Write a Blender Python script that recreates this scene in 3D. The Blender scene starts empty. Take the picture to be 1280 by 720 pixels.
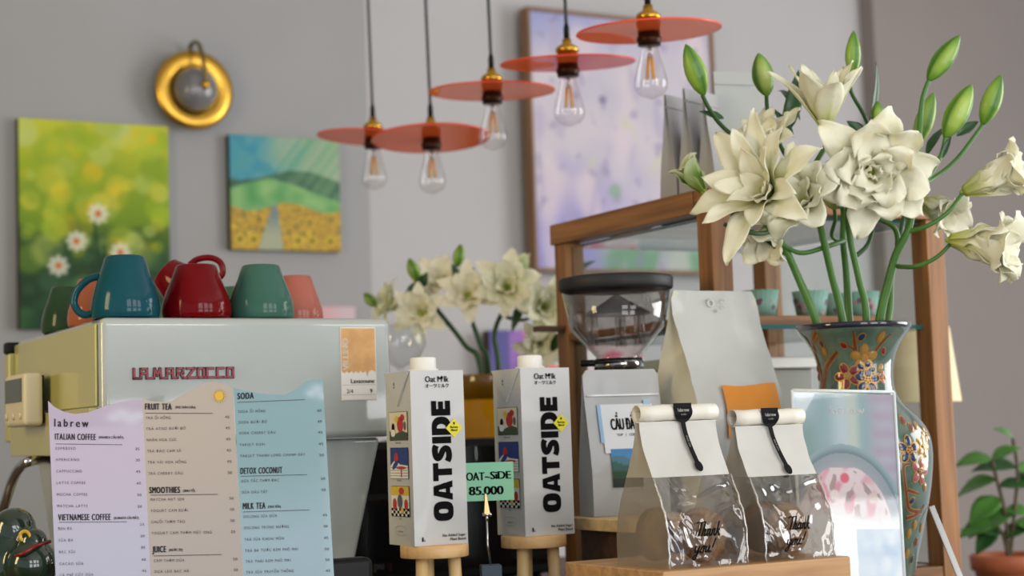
import bpy, math, random
from mathutils import Vector, Matrix, noise
V = Vector
PI = math.pi
SC = bpy.context.scene
COL = SC.collection
rnd = random.Random(7)

# ------------------------------------------------------------------ camera
FPX = 2100.0
HORIZON = 540.0
CAM = V((0, 0, 1.40))
PITCH = math.atan((HORIZON - 360.0) / FPX)
ROLL = math.radians(1.9)
fwd = V((0, math.cos(PITCH), math.sin(PITCH)))
up0 = V((0, -math.sin(PITCH), math.cos(PITCH)))
rt0 = V((1, 0, 0))
rgt = rt0 * math.cos(ROLL) - up0 * math.sin(ROLL)
upv = up0 * math.cos(ROLL) + rt0 * math.sin(ROLL)
cd = bpy.data.cameras.new('camera')
cam = bpy.data.objects.new('camera', cd)
COL.objects.link(cam)
cm = Matrix.Identity(4)
for i in range(3):
    cm[i][0], cm[i][1], cm[i][2], cm[i][3] = rgt[i], upv[i], -fwd[i], CAM[i]
cam.matrix_world = cm
cd.sensor_width = 36.0
cd.lens = 36.0 * FPX / 1280.0
cd.clip_start = 0.05
cd.dof.use_dof = True
cd.dof.focus_distance = 2.08
cd.dof.aperture_fstop = 4.6
SC.camera = cam

# ------------------------------------------------------------------ exposure, world, lights
SC.view_settings.view_transform = 'Standard'
SC.view_settings.look = 'None'
SC.view_settings.exposure = 0.12
SC.view_settings.gamma = 1.0
SC.view_settings.use_curve_mapping = False
try:
    SC.cycles.use_denoising = True
    SC.cycles.max_bounces = 12
    SC.cycles.transparent_max_bounces = 24
    SC.cycles.transmission_bounces = 12
    SC.cycles.caustics_refractive = False
    SC.cycles.caustics_reflective = False
except Exception:
    pass
ANG = math.radians(29.0)
ROOM = Matrix.Rotation(ANG, 4, 'Z')          # room axes: x along the back wall, y into it
U = V((math.cos(ANG), math.sin(ANG), 0))
W = V((-math.sin(ANG), math.cos(ANG), 0))

wd = bpy.data.worlds.new('sky'); SC.world = wd; wd.use_nodes = True
wd.node_tree.nodes['Background'].inputs[0].default_value = (0.86, 0.92, 1.0, 1)
wd.node_tree.nodes['Background'].inputs[1].default_value = 0.55

def area(name, a, b, z, sx, sy, power, col, tgt):
    l = bpy.data.lights.new(name, 'AREA'); l.shape = 'RECTANGLE'
    l.size, l.size_y, l.energy, l.color = sx, sy, power, col
    o = bpy.data.objects.new(name, l); COL.objects.link(o)
    p = ROOM @ V((a, b, z)); t = ROOM @ V(tgt)
    o.location = p
    o.rotation_euler = (t - p).to_track_quat('-Z', 'Y').to_euler()
    return o
for wa in (0.36, 1.7, 3.04):                  # shop window daylight; column and row gaps added to shape reflections and sign glare
    area('shopfront_daylight', wa, -1.75, 1.06, 0.95, 0.98, 14.5, (1.0, 0.985, 0.96), (wa, 3.0, 1.06))
    area('shopfront_daylight', wa, -1.75, 2.46, 0.95, 1.08, 16.0, (1.0, 0.985, 0.96), (wa, 3.0, 1.6))
area('side_window_daylight', 4.9, 1.0, 1.9, 2.2, 2.0, 80, (1.0, 0.985, 0.96), (1.0, 1.9, 1.3))
area('warm_shop_light', -1.3, 1.9, 2.0, 0.5, 1.1, 20, (1.0, 0.76, 0.36), (0.7, 2.4, 1.4))

# ------------------------------------------------------------------ helpers
def ray(px, py):
    return (fwd + rgt * ((px - 640.0) / FPX) + upv * ((360.0 - py) / FPX))
def P(px, py, Y):
    d = ray(px, py)
    return CAM + d * (Y / d.y)
def PZ(px, py, z):
    d = ray(px, py)
    return CAM + d * ((z - CAM.z) / d.z)
def PW(px, py, b):
    """point on the room plane y=b, in room coordinates"""
    d = ROOM.inverted() @ ray(px, py)
    o = ROOM.inverted() @ CAM
    return o + d * ((b - o.y) / d.y)
def PA(px, py, a):
    d = ROOM.inverted() @ ray(px, py)
    o = ROOM.inverted() @ CAM
    return o + d * ((a - o.x) / d.x)
def rm(p):
    return ROOM.inverted() @ p

def lin(c):
    r = []
    for x in c[:3]:
        x = x / 255.0
        r.append(x / 12.92 if x <= 0.04045 else ((x + 0.055) / 1.055) ** 2.4)
    return (r[0], r[1], r[2], 1.0)

def mat(name, rgb, rough=0.5, metal=0.0, coat=0.0, spec=0.5, trans=0.0, ior=1.45, sss=0.0, var=0.0, vscale=30.0, bump=0.0, bscale=60.0, alpha=1.0):
    m = bpy.data.materials.new(name); m.use_nodes = True
    nt = m.node_tree; b = nt.nodes['Principled BSDF']
    c = lin(rgb)
    b.inputs['Base Color'].default_value = c
    b.inputs['Roughness'].default_value = rough
    b.inputs['Metallic'].default_value = metal
    b.inputs['Coat Weight'].default_value = coat
    b.inputs['Coat Roughness'].default_value = 0.04
    b.inputs['Specular IOR Level'].default_value = spec
    b.inputs['Transmission Weight'].default_value = trans
    b.inputs['IOR'].default_value = ior
    b.inputs['Alpha'].default_value = alpha
    if sss:
        b.inputs['Subsurface Weight'].default_value = sss
        b.inputs['Subsurface Radius'].default_value = (0.02, 0.015, 0.01)
    if var or bump:
        tc = nt.nodes.new('ShaderNodeTexCoord')
        n = nt.nodes.new('ShaderNodeTexNoise'); n.inputs['Scale'].default_value = vscale
        n.inputs['Detail'].default_value = 4
        nt.links.new(tc.outputs['Object'], n.inputs['Vector'])
        if var:
            r = nt.nodes.new('ShaderNodeValToRGB')
            r.color_ramp.elements[0].position = 0.3; r.color_ramp.elements[1].position = 0.7
            r.color_ramp.elements[0].color = tuple(max(0, x * (1 - var)) for x in c[:3]) + (1,)
            r.color_ramp.elements[1].color = tuple(min(1, x * (1 + var)) for x in c[:3]) + (1,)
            nt.links.new(n.outputs['Fac'], r.inputs['Fac'])
            nt.links.new(r.outputs['Color'], b.inputs['Base Color'])
        if bump:
            n2 = nt.nodes.new('ShaderNodeTexNoise'); n2.inputs['Scale'].default_value = bscale
            n2.inputs['Detail'].default_value = 3
            nt.links.new(tc.outputs['Object'], n2.inputs['Vector'])
            bp = nt.nodes.new('ShaderNodeBump'); bp.inputs['Strength'].default_value = bump
            bp.inputs['Distance'].default_value = 0.01
            nt.links.new(n2.outputs['Fac'], bp.inputs['Height'])
            nt.links.new(bp.outputs['Normal'], b.inputs['Normal'])
    return m

def wood(name, c1, c2, axis='x', rough=0.45, scale=1.0):
    m = bpy.data.materials.new(name); m.use_nodes = True
    nt = m.node_tree; b = nt.nodes['Principled BSDF']; L = nt.links.new
    tc = nt.nodes.new('ShaderNodeTexCoord'); mp = nt.nodes.new('ShaderNodeMapping')
    s = {'x': (3, 60, 60), 'y': (60, 3, 60), 'z': (60, 60, 3)}[axis]
    mp.inputs['Scale'].default_value = tuple(k * scale for k in s)
    L(tc.outputs['Object'], mp.inputs['Vector'])
    n = nt.nodes.new('ShaderNodeTexNoise'); n.inputs['Scale'].default_value = 1.2
    n.inputs['Detail'].default_value = 6; n.inputs['Distortion'].default_value = 0.6
    L(mp.outputs['Vector'], n.inputs['Vector'])
    r = nt.nodes.new('ShaderNodeValToRGB')
    r.color_ramp.elements[0].position = 0.32; r.color_ramp.elements[1].position = 0.66
    r.color_ramp.elements[0].color = lin(c1); r.color_ramp.elements[1].color = lin(c2)
    L(n.outputs['Fac'], r.inputs['Fac']); L(r.outputs['Color'], b.inputs['Base Color'])
    b.inputs['Roughness'].default_value = rough
    bp = nt.nodes.new('ShaderNodeBump'); bp.inputs['Strength'].default_value = 0.15; bp.inputs['Distance'].default_value = 0.002
    L(n.outputs['Fac'], bp.inputs['Height']); L(bp.outputs['Normal'], b.inputs['Normal'])
    return m

def attr_mat(name, rough=0.6, coat=0.0, transl=0.0, spec=0.4):
    """colour of each spot comes from the mesh's own colour attribute (paintwork, petals, prints)"""
    m = bpy.data.materials.new(name); m.use_nodes = True
    nt = m.node_tree; b = nt.nodes['Principled BSDF']; L = nt.links.new
    a = nt.nodes.new('ShaderNodeAttribute'); a.attribute_name = 'tint'
    L(a.outputs['Color'], b.inputs['Base Color'])
    b.inputs['Roughness'].default_value = rough; b.inputs['Coat Weight'].default_value = coat
    b.inputs['Specular IOR Level'].default_value = spec
    if transl:
        t = nt.nodes.new('ShaderNodeBsdfTranslucent'); mx = nt.nodes.new('ShaderNodeMixShader')
        mx.inputs[0].default_value = transl
        L(a.outputs['Color'], t.inputs['Color'])
        L(b.outputs[0], mx.inputs[1]); L(t.outputs[0], mx.inputs[2])
        L(mx.outputs[0], nt.nodes['Material Output'].inputs['Surface'])
    return m

def thin_glass(name, tint=(255, 255, 255), edge=0.55, base=0.05, rough=0.02, bump=0.0, bscale=25.0, dens=0.0, veil=(255, 255, 255), pwr=4.0, glow=0.0):
    """thin clear sheet: see-through, with a mirror film that grows at grazing angles; dens adds a milky veil"""
    m = bpy.data.materials.new(name); m.use_nodes = True
    nt = m.node_tree; L = nt.links.new
    nt.nodes.remove(nt.nodes['Principled BSDF'])
    out = nt.nodes['Material Output']
    tr = nt.nodes.new('ShaderNodeBsdfTransparent'); tr.inputs['Color'].default_value = lin(tint)
    gl = nt.nodes.new('ShaderNodeBsdfGlossy'); gl.inputs['Roughness'].default_value = rough
    lw = nt.nodes.new('ShaderNodeLayerWeight'); lw.inputs['Blend'].default_value = 0.5
    pw_ = nt.nodes.new('ShaderNodeMath'); pw_.operation = 'POWER'; pw_.inputs[1].default_value = pwr
    L(lw.outputs['Facing'], pw_.inputs[0])
    mr = nt.nodes.new('ShaderNodeMapRange')
    mr.inputs['To Min'].default_value = base; mr.inputs['To Max'].default_value = edge
    L(pw_.outputs[0], mr.inputs['Value'])
    mx = nt.nodes.new('ShaderNodeMixShader')
    L(mr.outputs['Result'], mx.inputs[0]); L(tr.outputs[0], mx.inputs[1]); L(gl.outputs[0], mx.inputs[2])
    last = mx
    if dens:
        df = nt.nodes.new('ShaderNodeBsdfDiffuse'); df.inputs['Color'].default_value = lin(veil)
        m2 = nt.nodes.new('ShaderNodeMixShader'); m2.inputs[0].default_value = dens
        L(mx.outputs[0], m2.inputs[1]); last = m2
        if glow:
            tl = nt.nodes.new('ShaderNodeBsdfTranslucent'); tl.inputs['Color'].default_value = lin(veil)
            m3 = nt.nodes.new('ShaderNodeMixShader'); m3.inputs[0].default_value = glow
            L(df.outputs[0], m3.inputs[1]); L(tl.outputs[0], m3.inputs[2]); L(m3.outputs[0], m2.inputs[2])
        else: L(df.outputs[0], m2.inputs[2])
    if bump:
        tc = nt.nodes.new('ShaderNodeTexCoord'); n = nt.nodes.new('ShaderNodeTexNoise')
        n.inputs['Scale'].default_value = bscale; n.inputs['Detail'].default_value = 2; n.inputs['Distortion'].default_value = 1.2
        L(tc.outputs['Object'], n.inputs['Vector'])
        bp = nt.nodes.new('ShaderNodeBump'); bp.inputs['Strength'].default_value = bump; bp.inputs['Distance'].default_value = 0.02
        L(n.outputs['Fac'], bp.inputs['Height']); L(bp.outputs['Normal'], gl.inputs['Normal']); L(bp.outputs['Normal'], lw.inputs['Normal'])
    L(last.outputs[0], out.inputs['Surface'])
    return m

_txt = {}
def glyphs(s):
    if s in _txt: return _txt[s]
    cu = bpy.data.curves.new('t', 'FONT'); cu.body = s; cu.size = 1.0; cu.resolution_u = 3
    cu.fill_mode = 'FRONT'
    ob = bpy.data.objects.new('t', cu)
    me = bpy.data.meshes.new_from_object(ob)
    vs = [(v.co.x, v.co.y) for v in me.vertices]; fs = [tuple(p.vertices) for p in me.polygons]
    bpy.data.objects.remove(ob); bpy.data.curves.remove(cu); bpy.data.meshes.remove(me)
    _txt[s] = (vs, fs); return _txt[s]

class MB:
    """collects shapes and links them as ONE mesh object"""
    def __init__(s):
        s.v = []; s.f = []; s.m = []; s.sm = []; s.mats = []; s.c = {}
    def mi(s, m):
        if m not in s.mats: s.mats.append(m)
        return s.mats.index(m)
    def add(s, vs, fs, m, smooth=False, cols=None):
        o = len(s.v); s.v += [V(p) for p in vs]; k = s.mi(m)
        for f in fs:
            s.f.append(tuple(i + o for i in f)); s.m.append(k); s.sm.append(smooth)
        if cols is not None:
            for i, c in enumerate(cols): s.c[o + i] = c
        return s
    def box(s, lo, hi, m):
        x0, y0, z0 = lo; x1, y1, z1 = hi
        vs = [(x0, y0, z0), (x1, y0, z0), (x1, y1, z0), (x0, y1, z0), (x0, y0, z1), (x1, y0, z1), (x1, y1, z1), (x0, y1, z1)]
        fs = [(0, 3, 2, 1), (4, 5, 6, 7), (0, 1, 5, 4), (1, 2, 6, 5), (2, 3, 7, 6), (3, 0, 4, 7)]
        return s.add(vs, fs, m)
    def hexa(s, vs, m):
        fs = [(0, 3, 2, 1), (4, 5, 6, 7), (0, 1, 5, 4), (1, 2, 6, 5), (2, 3, 7, 6), (3, 0, 4, 7)]
        return s.add(vs, fs, m)
    def tube(s, pts, r, m, n=10, cap=True, cols=None):
        pts = [V(p) for p in pts]
        rs = r if isinstance(r, (list, tuple)) else [r] * len(pts)
        vs = []; prev = None
        for i, p in enumerate(pts):
            t = (pts[min(i + 1, len(pts) - 1)] - pts[max(i - 1, 0)])
            t = t.normalized() if t.length > 1e-9 else V((0, 0, 1))
            if prev is None:
                a = V((0, 0, 1)) if abs(t.z) < 0.9 else V((1, 0, 0))
                x = t.cross(a).normalized()
            else:
                x = (prev - t * prev.dot(t)).normalized()
            prev = x; y = t.cross(x)
            for k in range(n):
                an = 2 * PI * k / n
                vs.append(p + (x * math.cos(an) + y * math.sin(an)) * rs[i])
        fs = []
        for i in range(len(pts) - 1):
            for k in range(n):
                a = i * n + k; b = i * n + (k + 1) % n
                fs.append((a, b, b + n, a + n))
        if cap:
            fs.append(tuple(range(n - 1, -1, -1))); fs.append(tuple((len(pts) - 1) * n + k for k in range(n)))
        cc = None
        if cols is not None:
            cc = [cols[i] for i in range(len(pts)) for k in range(n)]
        return s.add(vs, fs, m, True, cc)
    def lathe(s, prof, m, n=48, xf=None, mul=None, smooth=True):
        """prof: (r, z) from bottom to top; r=0 ends close"""
        vs = []; fs = []; rings = []
        for (r, z) in prof:
            if r <= 1e-7:
                rings.append([len(vs)]); vs.append(V((0, 0, z)))
            else:
                rings.append(list(range(len(vs), len(vs) + n)))
                for k in range(n):
                    a = 2 * PI * k / n; q = mul(a, z) if mul else 1.0
                    vs.append(V((r * q * math.cos(a), r * q * math.sin(a), z)))
        for A, B in zip(rings[:-1], rings[1:]):
            if len(A) == 1 and len(B) == 1: continue
            for k in range(n):
                k2 = (k + 1) % n
                if len(A) == 1: fs.append((A[0], B[k2], B[k]))
                elif len(B) == 1: fs.append((A[k], A[k2], B[0]))
                else: fs.append((A[k], A[k2], B[k2], B[k]))
        if xf is not None: vs = [xf @ p for p in vs]
        return s.add(vs, fs, m, smooth)
    def grid(s, fn, nu, nv, m, smooth=True, cfn=None, flip=False):
        vs = []; cc = [] if cfn else None
        for j in range(nv + 1):
            for i in range(nu + 1):
                vs.append(fn(i / nu, j / nv))
                if cfn: cc.append(cfn(i / nu, j / nv))
        fs = []
        for j in range(nv):
            for i in range(nu):
                a = j * (nu + 1) + i
                q = (a, a + 1, a + nu + 2, a + nu + 1)
                fs.append(q[::-1] if flip else q)
        return s.add(vs, fs, m, smooth, cc)
    def poly(s, pts, m, O=None, ex=None, ey=None):
        """flat polygon; 2-D points on the frame O, ex, ey"""
        if O is not None: pts = [O + ex * p[0] + ey * p[1] for p in pts]
        return s.add(pts, [tuple(range(len(pts)))], m)
    def prism(s, pts, d, m, smooth=False):
        """3-D outline swept by vector d, ends closed"""
        n = len(pts); pts = [V(p) for p in pts]
        vs = pts + [p + d for p in pts]
        fs = [tuple(range(n - 1, -1, -1)), tuple(range(n, 2 * n))]
        fs += [(i, (i + 1) % n, n + (i + 1) % n, n + i) for i in range(n)]
        return s.add(vs, fs, m, smooth)
    def text(s, t, O, ex, ey, size, m, align='L', bold=0.0, sx=1.0, fn=None, track=0.0):
        if track:
            x = 0.0
            tot = sum((max([v[0] for v in glyphs(ch)[0]] or [0.3]) + track) for ch in t) * size * sx
            if align == 'R': x = -tot
            elif align == 'C': x = -tot / 2
            for ch in t:
                if ch != ' ':
                    s.text(ch, O + ex * x, ex, ey, size, m, 'L', bold, sx, fn)
                w = max([v[0] for v in glyphs(ch)[0]] or [0.3])
                x += (w + track) * size * sx
            return s
        vs, fs = glyphs(t)
        if not vs: return s
        x0 = min(v[0] for v in vs); x1 = max(v[0] for v in vs)
        sh = {'L': 0.0, 'R': -x1, 'C': -(x0 + x1) / 2}[align]
        offs = [0.0] if not bold else [-bold, -bold / 3, bold / 3, bold]
        for o in offs:
            pts = [(O + ex * ((v[0] + sh + o) * size * sx) + ey * (v[1] * size)) for v in vs]
            if fn: pts = [fn(p) for p in pts]
            s.add(pts, fs, m)
        return s
    def blob(s, c, rx, ry, O, ex, ey, m, n=14, rot=0.0):
        cr, sr = math.cos(rot), math.sin(rot)
        pts = []
        for k in range(n):
            a = 2 * PI * k / n; x, y = rx * math.cos(a), ry * math.sin(a)
            pts.append((c[0] + x * cr - y * sr, c[1] + x * sr + y * cr))
        return s.poly(pts, m, O, ex, ey)
    def build(s, name, parent=None, xf=None, world=False, bevel=0.0, seg=2, sub=0, solid=0.0):
        me = bpy.data.meshes.new(name)
        vs = s.v
        if world and parent is not None:
            root = parent
            inv = Matrix.Identity(4)
            while root is not None:
                inv = inv @ Matrix.Identity(4)
                top = root; root = root.parent
            inv = top.matrix_basis.inverted()
            vs = [inv @ p for p in vs]
        me.from_pydata([tuple(p) for p in vs], [], s.f)
        for m in s.mats: me.materials.append(m)
        me.polygons.foreach_set('material_index', s.m)
        me.polygons.foreach_set('use_smooth', s.sm)
        if s.c:
            ca = me.color_attributes.new('tint', 'FLOAT_COLOR', 'POINT')
            for i in range(len(vs)):
                c = s.c.get(i, (1, 1, 1, 1)); ca.data[i].color = (c[0], c[1], c[2], 1.0)
        me.update()
        o = bpy.data.objects.new(name, me); COL.objects.link(o)
        if parent is not None: o.parent = parent
        if xf is not None: o.matrix_basis = xf
        if bevel:
            b = o.modifiers.new('bevel', 'BEVEL'); b.width = bevel; b.segments = seg
            b.limit_method = 'ANGLE'; b.angle_limit = math.radians(40)
            b.harden_normals = False
            for p in me.polygons: p.use_smooth = True
            try:
                o.modifiers.new('wn', 'WEIGHTED_NORMAL').keep_sharp = True
            except Exception: pass
        if sub:
            d = o.modifiers.new('sub', 'SUBSURF'); d.levels = sub; d.render_levels = sub
        if solid:
            d = o.modifiers.new('solid', 'SOLIDIFY'); d.thickness = solid; d.offset = 0
        return o

def tag(o, label=None, cat=None, group=None, kind=None):
    if label: o['label'] = label
    if cat: o['category'] = cat
    if group: o['group'] = group
    if kind: o['kind'] = kind
    return o
def thing(name, label, cat, loc=(0, 0, 0), rz=0.0, group=None, rot=None):
    o = bpy.data.objects.new(name, None); COL.objects.link(o)
    o.location = loc; o.rotation_euler = rot if rot else (0, 0, rz)
    o.empty_display_size = 0.05
    return tag(o, label, cat, group)
def copy_tree(o, parent=None):
    c = o.copy(); COL.objects.link(c)
    if parent is not None: c.parent = parent
    for ch in [x for x in o.children]: copy_tree(ch, c)
    return c
def struct(name, mb, **k):
    o = mb.build(name, **k); o['kind'] = 'structure'; return o
def smooth_path(pts, n=8):
    """Catmull-Rom through the points"""
    pts = [V(p) for p in pts]; out = []
    for i in range(len(pts) - 1):
        p0 = pts[max(i - 1, 0)]; p1 = pts[i]; p2 = pts[i + 1]; p3 = pts[min(i + 2, len(pts) - 1)]
        for k in range(n):
            t = k / n
            out.append(0.5 * ((2 * p1) + (p2 - p0) * t + (2 * p0 - 5 * p1 + 4 * p2 - p3) * t * t + (3 * p1 - p0 - 3 * p2 + p3) * t ** 3))
    out.append(pts[-1]); return out
def lerp(a, b, t): return a + (b - a) * t
def mixc(a, b, t): return tuple(lerp(a[i], b[i], t) for i in range(3))
def interp(tab, x):
    if x <= tab[0][0]: return tab[0][1]
    for (x0, y0), (x1, y1) in zip(tab[:-1], tab[1:]):
        if x <= x1:
            t = (x - x0) / (x1 - x0); return y0 + (y1 - y0) * t
    return tab[-1][1]
def sstep(a, b, x):
    t = max(0.0, min(1.0, (x - a) / (b - a))); return t * t * (3 - 2 * t)

# ------------------------------------------------------------------ shared materials
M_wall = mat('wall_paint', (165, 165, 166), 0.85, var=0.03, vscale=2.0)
M_wall_lit = mat('wall_paint_lit', (189, 187, 188), 0.85, var=0.03, vscale=2.0)  # lighter copy of the wall paint: brighter light mid-wall put into the colour
M_wallcol = mat('column_paint', (148, 139, 135), 0.85, var=0.03, vscale=2.0)
M_ceil = mat('ceiling_paint', (225, 224, 222), 0.9)
M_floor = mat('floor_concrete', (128, 120, 112), 0.6, var=0.15, vscale=3)
M_counter = mat('counter_stone', (95, 82, 70), 0.5, var=0.2, vscale=12)
M_black = mat('black_plastic', (13, 13, 14), 0.45, spec=0.25)
M_blackgloss = mat('black_gloss', (14, 14, 16), 0.12, coat=0.3)
M_chrome = mat('chrome', (205, 205, 205), 0.12, 1.0)
M_brass = mat('brass', (214, 164, 62), 0.22, 1.0)
M_ink = mat('black_ink', (12, 12, 13), 0.7, spec=0.1)
M_white = mat('white_plastic', (236, 234, 228), 0.35)

# ------------------------------------------------------------------ room
BW = 4.55
struct('floor', MB().box((-3.2, -2.2, -0.1), (5.6, 4.9, 0.0), M_floor), xf=ROOM)
struct('ceiling', MB().box((-3.2, -2.2, 3.3), (5.6, 4.9, 3.4), M_ceil), xf=ROOM)
A_STEP = PW(462, 250, BW).x
A_COL = PW(1084, 200, BW).x
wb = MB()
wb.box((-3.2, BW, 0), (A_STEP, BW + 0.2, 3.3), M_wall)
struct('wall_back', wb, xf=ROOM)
struct('wall_back_lit', MB().box((A_STEP, BW, 0), (A_COL, BW + 0.2, 3.3), M_wall_lit), xf=ROOM)  # flush stretch of the same wall, its brighter light painted in
struct('wall_right', MB().box((A_COL, BW - 0.07, 0), (5.4, BW + 0.2, 3.3), M_wallcol), xf=ROOM, bevel=0.008)
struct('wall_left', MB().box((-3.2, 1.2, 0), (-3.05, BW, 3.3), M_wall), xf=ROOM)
# ------------------------------------------------------------------ counter
CT = 1.13
cb = MB()
cb.box((-0.6, 1.46, CT - 0.05), (2.35, 3.15, CT), M_counter)
ct = thing('bar_counter', 'long dark stone topped bar counter carrying the coffee machine and display cabinet', 'counter', ROOM @ V((0.9, 2.2, 0)), ANG)
L0 = V((-0.9, -2.2, 0))
def rel(p, o): return V(p) - V(o)
cb = MB(); cb.box((-1.5, -0.74, CT - 0.05), (1.09, 0.95, CT), M_counter); cb.build('worktop', ct, bevel=0.004)
cb = MB(); cb.box((-1.46, -0.68, 0), (1.05, 0.9, CT - 0.05), mat('counter_front', (70, 58, 48), 0.6, var=0.2)); cb.build('base_cabinet', ct)

# ------------------------------------------------------------------ paintings on the wall
M_paint = attr_mat('canvas_paint', 0.7)
M_cedge = mat('canvas_edge', (62, 60, 52), 0.8)
def canvas(name, label, px0, py0, px1, py1, fn, b, depth, nu, nv, edge, frame=None):
    p00 = PW(px0, py1, b); p11 = PW(px1, py0, b); p01 = PW(px0, py0, b); p10 = PW(px1, py1, b)
    a0 = (p00.x + p01.x) / 2; a1 = (p11.x + p10.x) / 2; z0 = (p00.z + p10.z) / 2; z1 = (p01.z + p11.z) / 2
    w, h = a1 - a0, z1 - z0
    t = thing(name, label, 'painting', ROOM @ V((a0, b, z0)), ANG)
    m = MB()
    y = 0.0
    m.grid(lambda i, j: V((i * w, 0, j * h)), nu, nv, M_paint, False, lambda i, j: lin([max(0, min(255, q)) for q in fn(i, j, w / h)]))
    d = depth
    m.add([(0, 0, 0), (w, 0, 0), (w, 0, h), (0, 0, h), (0, d, 0), (w, d, 0), (w, d, h), (0, d, h)],
          [(0, 4, 5, 1), (1, 5, 6, 2), (2, 6, 7, 3), (3, 7, 4, 0), (4, 7, 6, 5)], edge)
    m.build('canvas', t)
    if frame:
        k, fm, pr = frame
        f = MB()
        f.box((-k, -pr, -k), (0, d, h + k), fm); f.box((w, -pr, -k), (w + k, d, h + k), fm)
        f.box((0, -pr, -k), (w, d, 0), fm); f.box((0, -pr, h), (w, d, h + k), fm)
        f.build('frame', t, bevel=0.003)
    return t
r1 = random.Random(3)
def nz(x, y, s, o=0.0): return noise.noise(V((x * s + o, y * s - o, o)))
bok = [(r1.random(), r1.uniform(0.32, 1.0), r1.uniform(0.03, 0.10), r1.choice([(214, 205, 60), (176, 196, 50), (206, 196, 20), (196, 206, 110), (130, 160, 40), (226, 190, 30), (190, 205, 120), (150, 176, 30)]), r1.uniform(0.25, 0.7)) for _ in range(90)]
lowb = [(r1.random(), r1.uniform(0.0, 0.42), r1.uniform(0.03, 0.09), r1.choice([(40, 84, 44), (74, 120, 60), (20, 60, 40), (60, 100, 70), (96, 130, 70)]), r1.uniform(0.25, 0.6)) for _ in range(46)]
daisy = [(0.515, 0.555, 0.062), (0.37, 0.42, 0.06), (0.25, 0.30, 0.06), (0.66, 0.37, 0.06)]
def paint_daisies(i, j, asp):
    x, y = i, j
    y0_ = y + 0.06 * nz(x, y, 4, 5)
    c = interp([(0, 0), (0.15, 0.06), (0.36, 0.2), (0.5, 0.6), (1, 1)], y0_)
    base = mixc((16, 52, 34), (150, 172, 34), c) if y0_ < 0.5 else mixc((112, 146, 28), (196, 200, 50), (y0_ - 0.5) * 2)
    for (bx, by, br, bc, ba) in (bok if y > 0.25 else []) + (lowb if y < 0.55 else []):
        d = math.hypot((x - bx) * asp, y - by)
        k = sstep(br, br * 0.55, d) if d < br else 0
        if k > 0: base = mixc(base, bc, k * ba)
    for (sx, s0, s1) in ((0.515, 0.1, 0.55), (0.47, 0.05, 0.33), (0.56, 0.1, 0.4)):
        if s0 < y < s1 and abs(x - sx - 0.02 * math.sin(y * 9)) < 0.012: base = mixc(base, (18, 56, 34), 0.6)
    for (dx, dy, dr) in daisy:
        ax, ay = (x - dx) * asp, y - dy
        d = math.hypot(ax, ay) / dr; an = math.atan2(ay, ax)
        pet = 0.72 + 0.28 * abs(math.cos(an * 4))
        if d < pet: base = mixc(base, (226, 224, 206), 0.85 * sstep(pet, pet - 0.25, d))
        if d < 0.3: base = mixc(base, (206, 110, 40), sstep(0.32, 0.2, d))
    return base
canvas('canvas_painting', 'green and yellow canvas painting of white daisies hanging low on the grey wall', 24, 153, 212, 411, paint_daisies, BW - 0.03, 0.03, 96, 128, M_cedge)
def paint_field(i, j, asp):
    x, y = i, 1 - j
    sky = mixc((74, 152, 172), (122, 170, 130), sstep(0.0, 0.9, x + 0.25 * nz(x, y, 5)))
    ray_ = sstep(0.25, 0.7, nz(x * 1.0 + y * 0.75, 0.0, 11, 3.1) * 0.8 + 0.45) * sstep(0.28, 0.95, x + 0.3 * (1 - y))
    c = mixc(sky, (176, 186, 158), ray_ * 0.75)
    c = mixc(c, (54, 142, 166), 0.6 * sstep(0.1, 0.4, nz(x, y, 7, 1.7)) * (1 if x < 0.55 else 0))
    hill = 0.34 + 0.05 * math.sin(x * 6 + 1)
    if y > hill: c = mixc((58, 96, 80), (110, 150, 110), 0.6 * ray_ + 0.3 * nz(x, y, 10) + 0.2)
    h2 = 0.37 + 0.30 * abs(x - 0.36) ** 1.2 * 1.1
    if y > h2: c = mixc((96, 160, 96), (140, 186, 120), 0.5 + nz(x, y, 8, 4))
    if y > 0.62 + 0.04 * math.sin(x * 9):
        g = nz(x, y, 22, 2); c = mixc((206, 172, 62), (166, 130, 66), 0.5 + g)
        if g > 0.35: c = (226, 196, 60)
        if nz(x, y, 30, 7) > 0.42: c = (74, 96, 60)
        for fx in (0.08, 0.2, 0.6, 0.73, 0.9):
            d = math.hypot(x - fx, (y - 0.91) * 1.0)
            if d < 0.05: c = (206, 176, 60) if d > 0.02 else (70, 60, 40)
        pth = 0.38 + 0.12 * (0.75 - y) ; wd_ = 0.03 + 0.50 * (y - 0.6) * 0.8
        if abs(x - pth) < wd_ * 0.6: c = mixc((170, 176, 150), (120, 140, 140), sstep(0.9, 0.66, y))
    return c
canvas('canvas_painting', 'square teal and yellow canvas painting of a path through a flower field under sunrays', 288, 172, 425, 313, paint_field, BW - 0.03, 0.03, 90, 90, M_cedge)
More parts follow.
